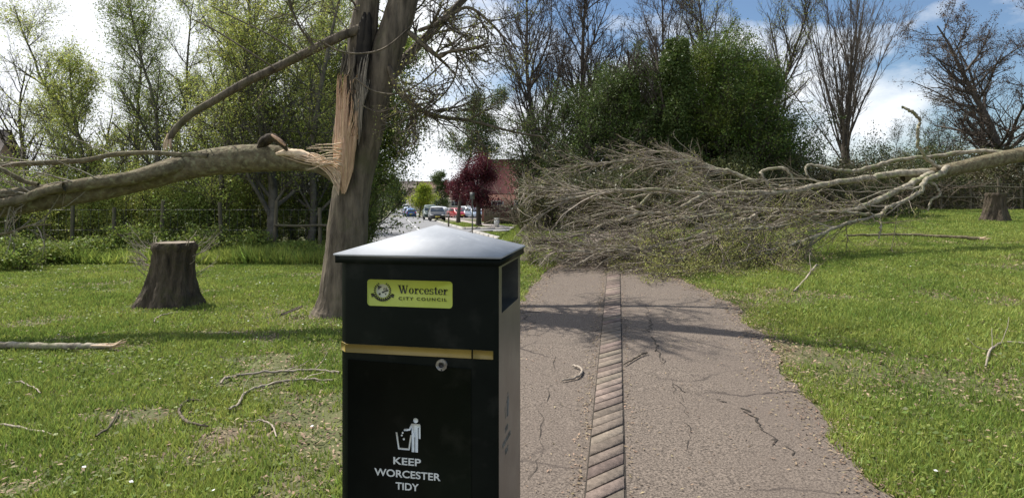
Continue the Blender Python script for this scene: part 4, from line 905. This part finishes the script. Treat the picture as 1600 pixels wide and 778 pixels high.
# ================================================================== left thicket
rng = np.random.default_rng(107)
GL = 'trees in the left thicket'
spec = [(425, 17.0, .14, 9.5, (0.00, 0), 'thickest grey trunked tree behind the fence left of the torn wood', 'leaf_spring', 16000),
        (483, 17.6, .11, 9.0, (0.02, 0), 'slimmer grey trunked tree just left of the standing broken trunk', 'leaf_spring', 16000),
        (392, 18.4, .11, 8.5, (-.03, 0), 'thin leafy tree behind the hanging limb middle', 'leaf_green', 14000),
        (345, 17.2, .10, 8.0, (0.02, 0), 'young tree behind the fence right of the near stump', 'leaf_spring', 14000),
        (300, 19.5, .12, 8.5, (-.02, 0), 'leafy tree behind the broken end of the hanging limb', 'leaf_spring', 16000),
        (238, 18.6, .11, 8.4, (0.03, 0), 'bushy spring tree rising above the near stump', 'leaf_green', 16000),
        (190, 20.0, .12, 8.5, (-.04, 0), 'loose twiggy tree between the near stump and the bare tree', 'leaf_spring', 14000),
        (140, 18.2, .10, 6.2, (0.02, 0), 'low green tree right of the bare twin trees at far left', 'leaf_spring', 16000),
        (455, 20.5, .13, 9.5, (0.0, 0), 'tree deep in the thicket between the two grey trunks', 'leaf_green', 16000),
        (520, 19.5, .12, 9.0, (0.0, 0), 'leafy tree directly behind the torn wood', 'leaf_spring', 16000),
        (360, 22.5, .13, 9.5, (0.03, 0), 'far tree behind the young tree of the thicket', 'leaf_spring', 14000),
        (270, 23.0, .12, 9.5, (0, 0), 'far tree between the near stump and the hanging limb', 'leaf_green', 14000),
        (410, 23.5, .12, 10.5, (0, 0), 'far tree right behind the thickest grey tree', 'leaf_spring', 14000),
        (500, 23.5, .12, 10.5, (0, 0), 'far tree behind the torn wood strip', 'leaf_spring', 14000),
        (210, 25.0, .12, 8.5, (0, 0), 'far tree above the left shrubs between stump and bare trees', 'leaf_green', 14000),
        (120, 26.0, .12, 6.5, (0, 0), 'far tree right of the bare twin trees', 'leaf_spring', 8000)]
for px, Yv, r, H, ln, lab, lm, nl in spec:
    tree('thicket_tree', lab, gp(px, Yv), H, r, M['bark_ash'], M[lm], nl, (.055), .14, clear=.10, n1=36, n2=10, n3=7, lf1=.30, lf2=.5, group=GL, lean=ln, a1=(.5, 1.2), wig=.06)
GB = 'bare trees at far left'
tree('bare_tree', 'bare tree with two upright stems at the far left against the sky', gp(36, 22), 6.6, .12, M['bark_far'], None, clear=.35, n1=16, n2=8, n3=5, lf1=.45, group=GB, up=.35, lean=(.03, 0))
tree('bare_tree', 'smaller leaning bare tree right of the twin stemmed one', gp(62, 20.5), 5.2, .08, M['bark_far'], None, clear=.35, n1=14, n2=8, n3=5, lf1=.5, group=GB, up=.3, lean=(.22, 0))
GS = 'shrubs along the left fence'
for px, Yv, rx, rz_, lm, lab, nl in [
        (-120, 16.4, 1.6, 2.2, 'leaf_green', 'green shrub beyond the left end of the fence', 9000), (10, 16.8, 1.3, 2.1, 'leaf_green', 'dense shrub behind the fence below the bare trees', 17000),
        (95, 17.2, 1.2, 1.9, 'leaf_spring', 'light green shrub behind the fence under the forked limb', 17000), (170, 16.9, 1.2, 1.8, 'leaf_spring', 'shrub behind the fence under the thick fallen trunk', 17000),
        (250, 17.3, 1.2, 1.9, 'leaf_spring', 'leafy shrub right behind the near stump', 17000), (330, 17.0, 1.1, 1.7, 'leaf_green', 'shrub behind the fence between stump and grey trunk', 16000),
        (400, 18.0, 1.2, 1.8, 'leaf_spring', 'shrub behind the foot of the thickest grey tree', 10000), (470, 18.4, 1.2, 1.8, 'leaf_green', 'shrub between the grey trunks', 10000), (535, 18.5, 1.1, 2.2, 'leaf_green', 'bright shrub behind the foot of the broken tree', 16000)]:
    shrub('shrub', lab, gp(px, Yv), (rx, 1.0, rz_), nl, .06, M[lm], M['bark_far'], group=GS)
for px, Yv, rx, rz_, lab in [(15, 13.0, .9, .55, 'low bramble clump at the left edge of the grass'), (75, 14.2, .8, .45, 'second bramble clump right of the left edge'), (150, 15.2, .8, .4, 'small bramble clump below the left fence posts'), (215, 15.4, .9, .8, 'leafy bramble clump just left of the near stump by the fence'), (310, 15.4, .8, .75, 'leafy bramble clump just right of the near stump by the fence'), (385, 15.5, .7, .6, 'bramble clump between near stump and broken tree')]:
    shrub('bramble', lab, gp(px, Yv), (rx, .6, rz_), 5000, .06, M['leaf_green'], M['bark_far'], stems=8, group='bramble clumps on the left grass edge')
GF = 'distant tree line behind the left thicket'
for px, Yv, rx, rz_, lab in [(60, 38, 4.5, 3.4, 'distant dark hedge mass below the left house'), (200, 34, 5, 4.2, 'distant tree mass behind the near stump'), (340, 33, 5, 4.4, 'distant tree mass in the middle of the left thicket'), (480, 32, 4.5, 5, 'distant tree mass behind the grey trunks')]:
    shrub('distant_shrubbery', lab, gp(px, Yv), (rx, 2, rz_), 15000, .15, M['leaf_mid'], M['bark_far'], stems=6, group=GF)

shrub('roadside_shrub', 'leafy green shrub at the left kerb right behind the leaning tree', gp(566, 22.5), (.6, .7, 3.0), 11000, .07, M['leaf_green'], M['bark_far'])
# tree overhanging the street, and the street's own trees
tree('street_tree', 'dense bright green tree overhanging the street behind the broken trunk', gp(556, 21.5), 7.2, .16, M['bark_far'], M['leaf_green'], 60000, .085, .22, clear=.26, n1=44, n2=9, n3=6, lf1=.42, a1=(.7, 1.45), up=.05)
tree('street_tree', 'tall airy green tree by the car park left of the red leaved tree', gp(716, 58), 13.5, .2, M['bark_far'], M['leaf_mid'], 26000, .14, .3, clear=.45, n1=36, n2=9, n3=6, lf1=.36, a1=(.6, 1.3), up=.1)
tree('copper_tree', 'dark red leaved tree on the verge in front of the brick house', gp(748, 47), 5.2, .21, M['bark_far'], M['leaf_red'], 22000, .12, .25, clear=.3, n1=26, n2=9, n3=6, lf1=.55, a1=(.8, 1.4), up=.05)
tree('street_tree', 'small lime yellow tree beside the parked cars down the street', gp(655, 96), 5.4, .14, M['bark_far'], M['leaf_lime'], 9000, .22, .3, clear=.25, n1=22, n2=8, n3=4, lf1=.5, a1=(.7, 1.3))
for px, Yv, H, lm, lab in [(600, 60, 6, 'leaf_green', 'green tree on the left side of the street far down'), (615, 130, 8, 'leaf_mid', 'far dark tree closing the street'), (690, 125, 8, 'leaf_mid', 'far green tree behind the parked cars'), (720, 120, 7, 'leaf_red', 'far red leaved tree behind the car park'), (585, 36, 5, 'leaf_green', 'leafy tree at the near left kerb of the street')]:
    if Yv == 36: Yv = 44
    p_ = gp(px, Yv)
    if Yv < 70: p_ = np.array([float(rxl(Yv))-1.5, Yv, 0.0]); p_[2] = float(zg(p_[0], Yv))
    tree('street_tree', lab, p_, H, .16, M['bark_far'], M[lm], 9000, .1 if Yv < 70 else .25, .3, clear=.1, n1=26, n2=8, n3=4, lf1=.42, a1=(.7, 1.4), group='trees along the street')

# ================================================================== street: cars
rng = np.random.default_rng(108)
def wheel(root, x, y):
    a = np.linspace(0, 2*np.pi, 21)[:-1]; mb = MB(); s = 1 if y > 0 else -1
    prof = [(.22, 0), (.31, 0), (.32, .03), (.32, .17), (.31, .2), (.22, .2)]
    V = np.array([[(x+r_*np.cos(t), y-s*d, .32+r_*np.sin(t)) for t in a] for r_, d in prof]); idx = np.arange(len(prof)*20).reshape(-1, 20)
    mb.add(V, np.stack([idx[:-1], np.roll(idx, -1, 1)[:-1], np.roll(idx, -1, 1)[1:], idx[1:]], -1).reshape(-1, 4)); wl = mb.build('wheel', M['blk'], root, local=True)
    mb = MB(); mb.add([(x+.215*np.cos(t), y-s*.03, .32+.215*np.sin(t)) for t in a], [list(range(20))]); 
    for i in range(5):
        t = i*2*np.pi/5; mb.box((x+.11*np.cos(t), y-s*.02, .32+.11*np.sin(t)), (.05, .02, .05))
    mb.build('rim', M['rim'], wl, local=True)
def make_car(paint, label, loc, rz, group, tall=1.0, kind='hatch', roofp=None):
    root = thing('parked_car', loc, label, 'car', group, rz=rz)
    if kind == 'hatch': st = [(-1.95, .40, .70, .70, .72), (-1.85, .26, .86, .88, .80), (-1.45, .22, .92, 1.32, .84), (-1.0, .22, .93, 1.43, .86), (-.2, .22, .93, 1.46, .86), (.45, .22, .92, 1.38, .86), (1.05, .22, .90, .95, .85), (1.6, .24, .78, .80, .82), (1.88, .28, .64, .66, .76), (1.96, .42, .55, .56, .70)]
    else: st = [(-2.15, .42, .80, .84, .78), (-2.08, .30, .95, 1.1, .84), (-1.85, .26, 1.0, 1.58, .87), (-1.2, .26, 1.0, 1.70, .88), (0, .26, 1.0, 1.71, .88), (.6, .26, .99, 1.62, .88), (1.2, .26, .97, 1.06, .87), (1.8, .28, .92, .94, .84), (2.1, .32, .75, .78, .78), (2.18, .45, .62, .64, .7)]
    mb = MB(); rings = []
    for x, zb_, zm, zt__, hw in st:
        cab = zt__-zm > .15; wt = hw*(.76 if cab else .92)
        rings.append([(x, -hw*.94, zb_), (x, -hw, (zb_+zm)/2), (x, -hw*.97, zm), (x, -wt, zm+(zt__-zm)*.88), (x, -wt*.82, zt__), (x, 0, zt__+.02), (x, wt*.82, zt__), (x, wt, zm+(zt__-zm)*.88), (x, hw*.97, zm), (x, hw, (zb_+zm)/2), (x, hw*.94, zb_), (x, 0, zb_)])
    V = np.array(rings); k = V.shape[1]; idx = np.arange(V.shape[0]*k).reshape(-1, k)
    mb.add(V, np.stack([idx[:-1], np.roll(idx, -1, 1)[:-1], np.roll(idx, -1, 1)[1:], idx[1:]], -1).reshape(-1, 4)); mb.add(V[0], [list(range(k-1, -1, -1))]); mb.add(V[-1], [list(range(k))])
    mb.build('body', M['car_'+paint], root, local=True, smooth=False)
    # glazing set just proud of the cabin
    cabs = [i for i, q in enumerate(st) if q[3]-q[2] > .3]; i0, i1 = cabs[0], cabs[-1]
    for s in (0, 1):
        mb = MB()
        for i in range(i0, i1):
            a, b = (2, 3) if s == 0 else (8, 7); A0, A1, B1, B0 = V[i][a], V[i+1][a], V[i+1][b], V[i][b]
            q = np.array([A0*.85+B0*.15, A1*.85+B1*.15, A1*.08+B1*.92, A0*.08+B0*.92]); cx_ = q.mean(0); q = cx_+(q-cx_)*np.array([.93, 1, 1]); q[:, 1] += (-.012 if s == 0 else .012); mb.add(q, [[0, 1, 2, 3]])
        mb.build('side_window', M['glass'], root, local=True)
    for nm, i, j in (('windscreen', i1, i1+1), ('rear_window', i0, i0-1)):
        A = [V[j][2]*.1+V[j][3]*.9, V[j][8]*.1+V[j][7]*.9, V[i][7], V[i][3]] ; q = np.array(A); cx_ = q.mean(0); q = cx_+(q-cx_)*np.array([.88, .9, .88]); q += np.array([.03 if nm == 'windscreen' else -.03, 0, .03]); mb = MB(); mb.add(q, [[0, 1, 2, 3]]); mb.build(nm, M['glass'], root, local=True)
    if roofp: mb = MB(); rr_ = [V[i] for i in cabs]; mb.add(np.array([[q[4]+[0, 0, .015], q[5]+[0, 0, .015], q[6]+[0, 0, .015]] for q in rr_]), np.array([[3*i+j, 3*i+j+1, 3*i+j+4, 3*i+j+3] for i in range(len(rr_)-1) for j in (0, 1)])); mb.build('roof', M['car_'+roofp], root, local=True)
    xf, xr = st[-2][0], st[0][0]; hw = st[4][4]
    for s in (-1, 1):
        mb = MB(); mb.box((xf+.0, s*hw*.66, st[-2][2]-.02), (.12, .3, .13)); mb.build('headlight', M['lampw'], root, local=True)
        mb = MB(); mb.box((xr+.06, s*hw*.78, st[1][2]-.08), (.14, .18, .24)); mb.build('tail_light', M['lampr'], root, local=True)
        mb = MB(); mb.box((.62, s*(hw+.07), .98), (.1, .16, .1)); mb.build('mirror', M['car_'+paint], root, local=True)
    mb = MB(); mb.box((xf+.085, 0, .46), (.02, .5, .11)); mb.box((xr-.012, 0, .62), (.02, .5, .11)); mb.build('number_plate', M['plate'], root, local=True)
    mb = MB(); mb.box((xf+.06, 0, .36), (.06, 1.1, .10)); mb.box((xr+.0, 0, .40), (.06, 1.3, .10)); mb.build('bumper_trim', M['blk'], root, local=True)
    for x in (-1.25, 1.25):
        for y in (-hw+.02, hw-.02): wheel(root, x, y)
    return root
RD = math.atan2(1, -.18)
GC = 'cars parked along the street'
def cp(px, Yv, dz=.02): p = gp(px, Yv); p[2] += dz; return p
make_car('black', 'small dark car with pale roof parked nearest on the right of the street', cp(682, 68, .1), RD+math.pi, GC, roofp='white')
make_car('green', 'dark green tall car parked just behind the small dark one', cp(672, 77, .1), RD+math.pi, GC, kind='suv')
make_car('blue', 'blue car standing in the middle distance of the street', cp(642, 104), RD, GC)
make_car('paleblue', 'pale blue car just behind the blue one', cp(637, 113), RD, GC, kind='suv')
make_car('white', 'white tall car farthest down the street', cp(634, 140), RD, GC, kind='suv')
GP = 'cars in the car park row'
for i, (px, Yv, colr, kd, lab) in enumerate([(690, 104, 'white', 'suv', 'white tall car at the left end of the car park row'), (699, 101, 'silver', 'hatch', 'silver car second from left in the car park row'),
        (706, 98, 'grey', 'hatch', 'grey car left of the red one in the car park'), (714, 94, 'red', 'hatch', 'red car in the middle of the car park row'), (723, 98, 'white', 'hatch', 'white car right of the red one in the car park'),
        (731, 95, 'silver', 'suv', 'silver tall car right of middle in the car park row'), (740, 92, 'paleblue', 'hatch', 'pale blue car at the right of the car park row'), (748, 95, 'white', 'hatch', 'white car partly behind the red leaved tree')]):
    make_car(colr, lab, cp(px, Yv, .05), R(-60), GP, kind=kd)

# ================================================================== street: furniture and houses
rng = np.random.default_rng(109)
p = gp(738, 29.2); sg = thing('sign_post', p, 'tall thin grey post with a small plate on the verge', 'sign post'); mb = MB()
mb.tubes(np.array([[p+[0, 0, -.1], p+[0, 0, 2.0]]]), np.full((1, 2), .03), 8); mb.build('post', M['metalpost'], sg); mb = MB(); mb.box(p+[0, -.04, 1.85], (.22, .02, .32)); mb.build('sign_plate', M['metalpost'], sg)
p = gp(701, 45.5); sg = thing('bollard', p, 'short dark bollard on the verge beside the nearest parked car', 'bollard'); mb = MB()
mb.tubes(np.array([[p+[0, 0, -.1], p+[0, 0, .95], p+[0, 0, 1.02], p+[0, 0, 1.05]]]), np.array([[.06, .06, .05, .01]]), 10); mb.build('post', M['fence'], sg, smooth=True); mb = MB(); mb.tubes(np.array([[p+[0, 0, .8], p+[0, 0, .88]]]), np.full((1, 2), .064), 10); mb.build('reflective_band', M['white'], sg)
p = gp(776, 43); cb = thing('utility_cabinet', p, 'small pale grey utility cabinet on the verge near the board fence', 'utility cabinet'); mb = MB(); mb.box(p+[0, 0, .31], (.34, .25, .62)); mb.build('casing', M['cabinet'], cb); mb = MB(); mb.box(p+[0, 0, .64], (.38, .29, .035)); mb.build('cap', M['cabinet'], cb); mb = MB(); mb.box(p+[0, -.128, .3], (.29, .012, .52)); mb.build('door', M['cabinet'], cb)
root = thing('board_fence', gp(757, 53), 'brown close boarded garden fence in front of the brick house', 'fence')
a, b = gp(757, 53), gp(812, 53); n = 22
for i in range(n):
    q = a+(b-a)*(i+.5)/n; mb = MB(); mb.box(q+[0, rng.normal(0, .006), .8], (np.linalg.norm(b-a)/n*.94, .02, 1.6)); mb.build('board', M['fence'], root)
for f in (0, .5, 1):
    q = a+(b-a)*f; mb = MB(); mb.box(q+[0, .07, .82], (.1, .1, 1.7)); mb.build('post', M['fence'], root)
def house(name, label, c, wx, wy, eave, ridge, wall, roof, wins, rz=0, chim=None, group=None):
    root = thing(name, c, label, 'house', group, rz=rz); mb = MB()
    mb.box((0, 0, eave/2), (wx, wy, eave)); 
    for s in (-1, 1): mb.prism([(s*(wx/2-.001), -wy/2, eave), (s*(wx/2-.001), wy/2, eave), (s*(wx/2-.001), 0, ridge-.1)], (-s*.2, 0, 0))
    mb.build('wall', wall, root, local=True); mb = MB()
    for s in (-1, 1):
        e = np.array([0, s*(wy/2+.3), eave-.12]); r_ = np.array([0, 0, ridge]); o_ = .3
        mb.prism([(-wx/2-o_, e[1], e[2]), (wx/2+o_, e[1], e[2]), (wx/2+o_, 0, ridge), (-wx/2-o_, 0, ridge)], (0, 0, .12))
    rf = mb.build('roof', roof, root, local=True)
    if chim is not None: mb = MB(); mb.box((chim, 0, ridge+.35), (.6, .6, 1.1)); mb.build('chimney', wall, rf, local=True)
    for (x, z, ww_, hh) in wins:
        mb = MB(); y = -wy/2
        for dx, dz_, sx_, sz_ in ((0, hh/2, ww_, .08), (0, -hh/2, ww_, .08), (-ww_/2, 0, .08, hh), (ww_/2, 0, .08, hh), (0, 0, .06, hh)): mb.box((x+dx, y-.02-(.002 if sz_ == .08 else 0), z+dz_), (sx_+(.08 if sz_ == .08 else 0), .07, sz_))
        wn = mb.build('window', M['white'], root, local=True); mb = MB(); mb.box((x, y-.012, z), (ww_-.04, .02, hh-.04)); mb.build('pane', M['glass'], wn, local=True)
    return root
g_ = gp(790, 62); house('brick_house', 'red brick house with steep maroon roof at the right end of the street', (float(g_[0])+2.4, 66.0, float(g_[2])-.1), 9.5, 7, 2.9, 6.3, M['redbrick'], M['redbrick'] if False else mat('maroon_tiles', (.16, .045, .04), (.10, .03, .028), scale=5, rough=.85), [(-3.2, 1.6, 1.1, 1.1), (-1.0, 1.6, 1.1, 1.1), (2, 1.6, 1.2, 1.1)])
g_ = gp(-78, 46); house('brown_house', 'brown brick house with grey tiled roof glimpsed at the far left', (float(g_[0])-1.5, 46, float(g_[2])), 9.2, 7, 3.9, 7.0, M['brownbrick'], M['roof_grey'], [(3, 3.0, 1.1, 1.0), (0, 3.0, 1.1, 1.0)], chim=-2, rz=R(20))
for px, Yv, wx, wl, rf_, lab in [(618, 185, 12, 'brownbrick', 'roof_grey', 'distant brown house at the end of the street'), (585, 170, 9, 'plaster', 'roof', 'distant cream house left at the end of the street'), (665, 190, 12, 'redbrick', 'roof', 'distant red brick house behind the lime yellow tree')]:
    house('distant_house', lab, tuple(gp(px, Yv)), wx, 8, 4.6, 7.4, M[wl], M[rf_], [(-3, 1.6, 1.4, 1.1), (3, 1.6, 1.4, 1.1), (-3, 3.9, 1.4, 1.0), (3, 3.9, 1.4, 1.0)], group='houses closing the street')
g_ = gp(720, 150); house('distant_house', 'long pale building behind the car park', tuple(g_), 24, 9, 3.2, 5.2, M['plaster'], M['roof'], [(x, 1.7, 1.6, 1.1) for x in (-9, -5, -1, 3, 7)], group='houses closing the street')

# ================================================================== right side: hedge, trees
rng = np.random.default_rng(110)
def hedge(name, label, line, depth, n, lsize, leafm, stemm, nst=60, group=None):
    root = thing(name, gp(line[0][0], line[0][1]), label, 'hedge', group); ln = np.array(line, float)
    t = rng.uniform(0, len(ln)-1, n); i = np.minimum(t.astype(int), len(ln)-2); f = t-i
    px = ln[i, 0]*(1-f)+ln[i+1, 0]*f; Yc = ln[i, 1]*(1-f)+ln[i+1, 1]*f; py = ln[i, 2]*(1-f)+ln[i+1, 2]*f
    x = (px-800)/1000*Yc; dpt = rng.uniform(-1, 1, n)*depth; y = Yc+dpt
    top = CAM_H-(py-300)/1000*Yc; g = zg(x, y); h = (top-g)*(.72+.5*vnoise(x*.9, y*.9, 51)*1.0-.12+.25*(vnoise(x*3, y*3, 52)-.5))*np.sqrt(np.clip(1-(dpt/depth)**2*.75, .05, 1))
    u = rng.uniform(0, 1, n)**.6; gap = vnoise(x*2.2+y, u*h*2.6+y*.7, 53) > .30
    P = np.stack([x, y, g+u*h], 1)[gap]
    mf = MB(); mf.leaves(P, lsize); mf.build('foliage', leafm, root)
    j = rng.integers(0, n, nst); st = np.stack([x[j], y[j], g[j]-.05], 1); d = rng.normal(0, .5, (nst, 3))+np.array([0, -.2, 1.0])
    P0, R0 = grow(st, d, h[j]*1.25+.2, np.full(nst, .016), np.full(nst, .005), 9, .16, -.15); mt = MB(); mt.tubes(P0, R0, 4)
    s = spawn(P0, R0, 9, .1, 1, .4, 1.2, .5, .6, .004); P1, R1 = grow(s[0], s[1], s[2], s[3], s[3]*.5, 5, .18, 0); mt.tubes(P1, R1, 3); mt.build('stems', stemm, root)
    return root
hedge('bramble_hedge', 'dark tangled hedge behind the pale fallen branches, left of the green hawthorns', [(812, 17.2, 275), (860, 17.4, 262), (960, 17.6, 250), (1060, 18.2, 240), (1120, 18.6, 236)], 1.5, 60000, .075, M['leaf_ivy'], M['twig_dark'], 120)
hedge('bramble_hedge', 'ivy and bramble hedge mound between the hawthorns and the bare fan tree', [(1100, 19, 236), (1180, 19.8, 228), (1260, 20.6, 236), (1330, 21.4, 242), (1400, 22.3, 246)], 1.6, 65000, .075, M['leaf_ivy'], M['twig_dark'], 110)
hedge('bramble_hedge', 'brownish thicket hedge behind the far stump and rail fence', [(1390, 26, 238), (1450, 26.8, 222), (1520, 27.5, 226), (1600, 28, 215), (1720, 28.5, 220)], 1.6, 52000, .09, M['leaf_ivy'], M['twig_dark'], 160)
hedge('bramble_hedge', 'low weedy undergrowth at the foot of the right hedge', [(1150, 18.4, 322), (1250, 19.2, 320), (1340, 20.5, 322), (1430, 22.8, 318)], .7, 12000, .07, M['leaf_mid'], M['twig_dark'], 40)
# ivy-clad trunk trees
def ivy_tree(label, px, Yv, topy, wpx, n, group=None, lean=0.0, leafm='leaf_mid'):
    b = gp(px, Yv); H = CAM_H-(topy-300)/1000*Yv-b[2]; w_ = wpx/2000*Yv
    root = tree('ivy_clad_tree', label, b, H*1.25, .2, M['bark_far'], None, clear=.45, n1=30, n2=9, n3=6, lf1=.32, group=group, lean=(lean, 0), up=.3)
    u = rng.uniform(0, 1, n); a = rng.uniform(0, 6.28, n); u = u**(1+.35*vnoise(a*1.6, a*0, 62)); rr = w_*(1.1-.75*u)*(.25+1.1*vnoise(a*1.5, u*7, 61))*np.sqrt(rng.uniform(.25, 1, n))
    mf = MB(); mf.leaves(b+np.stack([np.cos(a)*rr+lean*u*H, np.sin(a)*rr, u*H], 1), .085); mf.build('ivy', M[leafm], root); return root
GR = 'trees behind the hedge on the right'
ivy_tree('dark ivy clad tree rising left of the hawthorns above the fallen branches', 1056, 20.5, 62, 125, 30000, GR)
ivy_tree('second dark ivy clad stem just left of the tall ivy clad one', 985, 21, 120, 80, 17000, GR)
def htree(px, Yv, H, lab, lm, nl, ls=.07, r=.13, **kw): 
    a = dict(clear=.1, n1=34, n2=9, n3=6, lf1=.40, a1=(.6, 1.25), group=GR, forks=3); a.update(kw)
    return tree(a.pop('name', 'hawthorn_tree'), lab, gp(px, Yv), H, r, M['bark_far'], M[lm] if lm else None, nl, ls, .13, **a)
htree(1160, 21.2, 5.6, 'green hawthorn just right of the ivy clad tree', 'leaf_haw', 52000, lf1=.42)
htree(1222, 21.6, 5.0, 'round green hawthorn at the right end of the leafy group', 'leaf_haw', 42000, lf1=.42)
htree(1105, 22.4, 5.6, 'leafy tree behind the ivy clad one on its right', 'leaf_mid', 38000, lf1=.46)
htree(940, 21.0, 4.8, 'mid green tree left of the dark ivy clad stems', 'leaf_mid', 42000, lf1=.5)
htree(1015, 22.6, 5.6, 'mid green tree filling the gap between the two ivy clad stems', 'leaf_mid', 42000, lf1=.5)
htree(886, 22.5, 4.6, 'loose leafy tree second from the left end of the right hedge', 'leaf_mid', 18000)
htree(850, 24, 3.9, 'sparse leafy tree at the left end of the right hedge, first of the leafy ones', 'leaf_mid', 7000, r=.1)
GT = 'tall bare trees behind the right hedge'
for px, Yv, H, r, lab, nl, lm in [(850, 25, 10.5, .16, 'tall twiggy tree second from the left end of the right hedge', 5000, 'bud_brown'), (925, 26, 11.5, .17, 'tall fine twigged tree behind the left ivy clad stem', 6000, 'bud_brown'),
        (1010, 27, 11.5, .16, 'tall twiggy tree seen above the two ivy clad stems', 5000, 'bud_brown'), (1105, 27, 11, .15, 'tall upright bare tree between ivy clad tree and hawthorn', 3000, 'leaf_spring'), (1180, 27.5, 11, .15, 'bare tree standing above the hawthorns', 3000, 'leaf_spring'), (826, 28, 9.5, .14, 'slender twiggy tree rising behind the very left end of the right hedge', 4000, 'bud_brown')]:
    tree('bare_tree', lab, gp(px, Yv), H, r, M['bark_far'], M[lm], nl, .06, .06, clear=.2, n1=34, n2=11, n3=7, lf1=.40, lf2=.55, up=.25, group=GT, twigr=.006, a1=(.3, .9), leafname='buds')
# the bare fan-shaped tree
b = gp(1322, 38); FTr = thing('fan_tree', b, 'large bare fan shaped tree with many upright branches against the blue sky', 'tree')
mb = MB(); P0, R0 = grow(np.array([b+[0, 0, -.1]]), np.array([[.0, 0, 1.0]]), np.array([5.2]), np.array([.34]), np.array([.22]), 8, .015); mb.tubes(P0, R0, 12, rough=.05); mb.build('trunk', M['bark_far'], FTr, smooth=True)
n = 16; st = P0[0, rng.integers(6, 9, n)]; a = rng.uniform(0, 6.28, n); ang = rng.uniform(.04, .62, n)
d = np.stack([np.cos(a)*np.sin(ang), np.sin(a)*np.sin(ang), np.cos(ang)], 1)
P1, R1 = grow(st, d, rng.uniform(8, 11, n), rng.uniform(.045, .085, n), np.full(n, .01), 14, .03, .10); mb = MB(); mb.tubes(P1, R1, 7)
s = spawn(P1, R1, 11, .05, .95, .15, .5, .42, .5, .012); P2, R2 = grow(s[0], s[1], s[2], s[3], s[3]*.35, 9, .06, .12); mb.tubes(P2, R2, 5)
s = spawn(P2, R2, 9, .1, 1, .2, .65, .45, .55, .009); P3, R3 = grow(s[0], s[1], s[2], s[3], s[3]*.5, 6, .08, .08); mb.tubes(P3, R3, 3)
s = spawn(P3, R3, 4, .1, 1, .2, .65, .5, .6, .007); P4, R4 = grow(s[0], s[1], s[2], s[3], s[3]*.6, 4, .1, .05); mb.tubes(P4, R4, 3); mb.build('branches', M['bark_far'], FTr)
# right-hand bare trees
for px, Yv, H, r, lab, ln, nl in [(1582, 29, 11.5, .24, 'tall dark tree at the right edge above the fallen trunk', (-.02, 0), 9000), (1540, 31, 10, .15, 'slender bare tree left of the tall dark edge tree', (.03, 0), 6000), (1640, 30, 11, .2, 'dark tree just beyond the right edge', (-.08, 0), 6000)]:
    tree('bare_tree', lab, gp(px, Yv), H, r, M['bark_far'], M['bud_brown'], nl, .07, .07, clear=.22, n1=30, n2=10, n3=7, lf1=.42, lf2=.5, up=.12, group='bare trees at the right edge', lean=ln, a1=(.6, 1.3), leafname='buds')
for px, Yv, H, lab in [(1440, 34, 6.6, 'small twiggy tree right of the bare fan tree'), (1485, 33, 7.2, 'second small twiggy tree behind the upright dead limb'), (1395, 36, 5.5, 'thin sapling between fan tree and twiggy trees')]:
    tree('bare_tree', lab, gp(px, Yv), H, .09, M['bark_far'], M['leaf_mid'], 3500, .07, .09, clear=.2, n1=24, n2=9, n3=6, lf1=.4, group='small twiggy trees behind the right hedge', leafname='buds', up=.2, forks=2)
shrub('dark_bush', 'round dark evergreen bush on the skyline right of the fan tree', gp(1362, 40), (1.9, 1.5, 4.6), 14000, .12, M['leaf_dark'], M['bark_far'], cat='bush')
for px, Yv, rx, rz_, lm, lab in [(1480, 31, 2.6, 3.4, 'leaf_mid', 'shrub behind the right thicket hedge below the twiggy trees'), (1250, 30, 2.2, 3.6, 'leaf_dark', 'dark shrub behind the hedge under the round hawthorn'), (1570, 33, 2.6, 4.2, 'leaf_dark', 'dark shrub behind the tall edge tree'), (870, 27, 2.4, 3.2, 'leaf_dark', 'dark shrub behind the left part of the right hedge'), (985, 27, 2.4, 4, 'leaf_dark', 'dark shrub behind the second ivy clad stem'), (1120, 27, 2.6, 4.2, 'leaf_dark', 'dark shrub in the shade between ivy tree and hawthorn'), (1195, 26, 2.2, 3.6, 'leaf_dark', 'dark shrub behind the hawthorn trunks')]:
    shrub('shrub', lab, gp(px, Yv), (rx, 1.2, rz_), 14000, .09, M[lm], M['bark_far'], group='shrubs behind the right hedge')
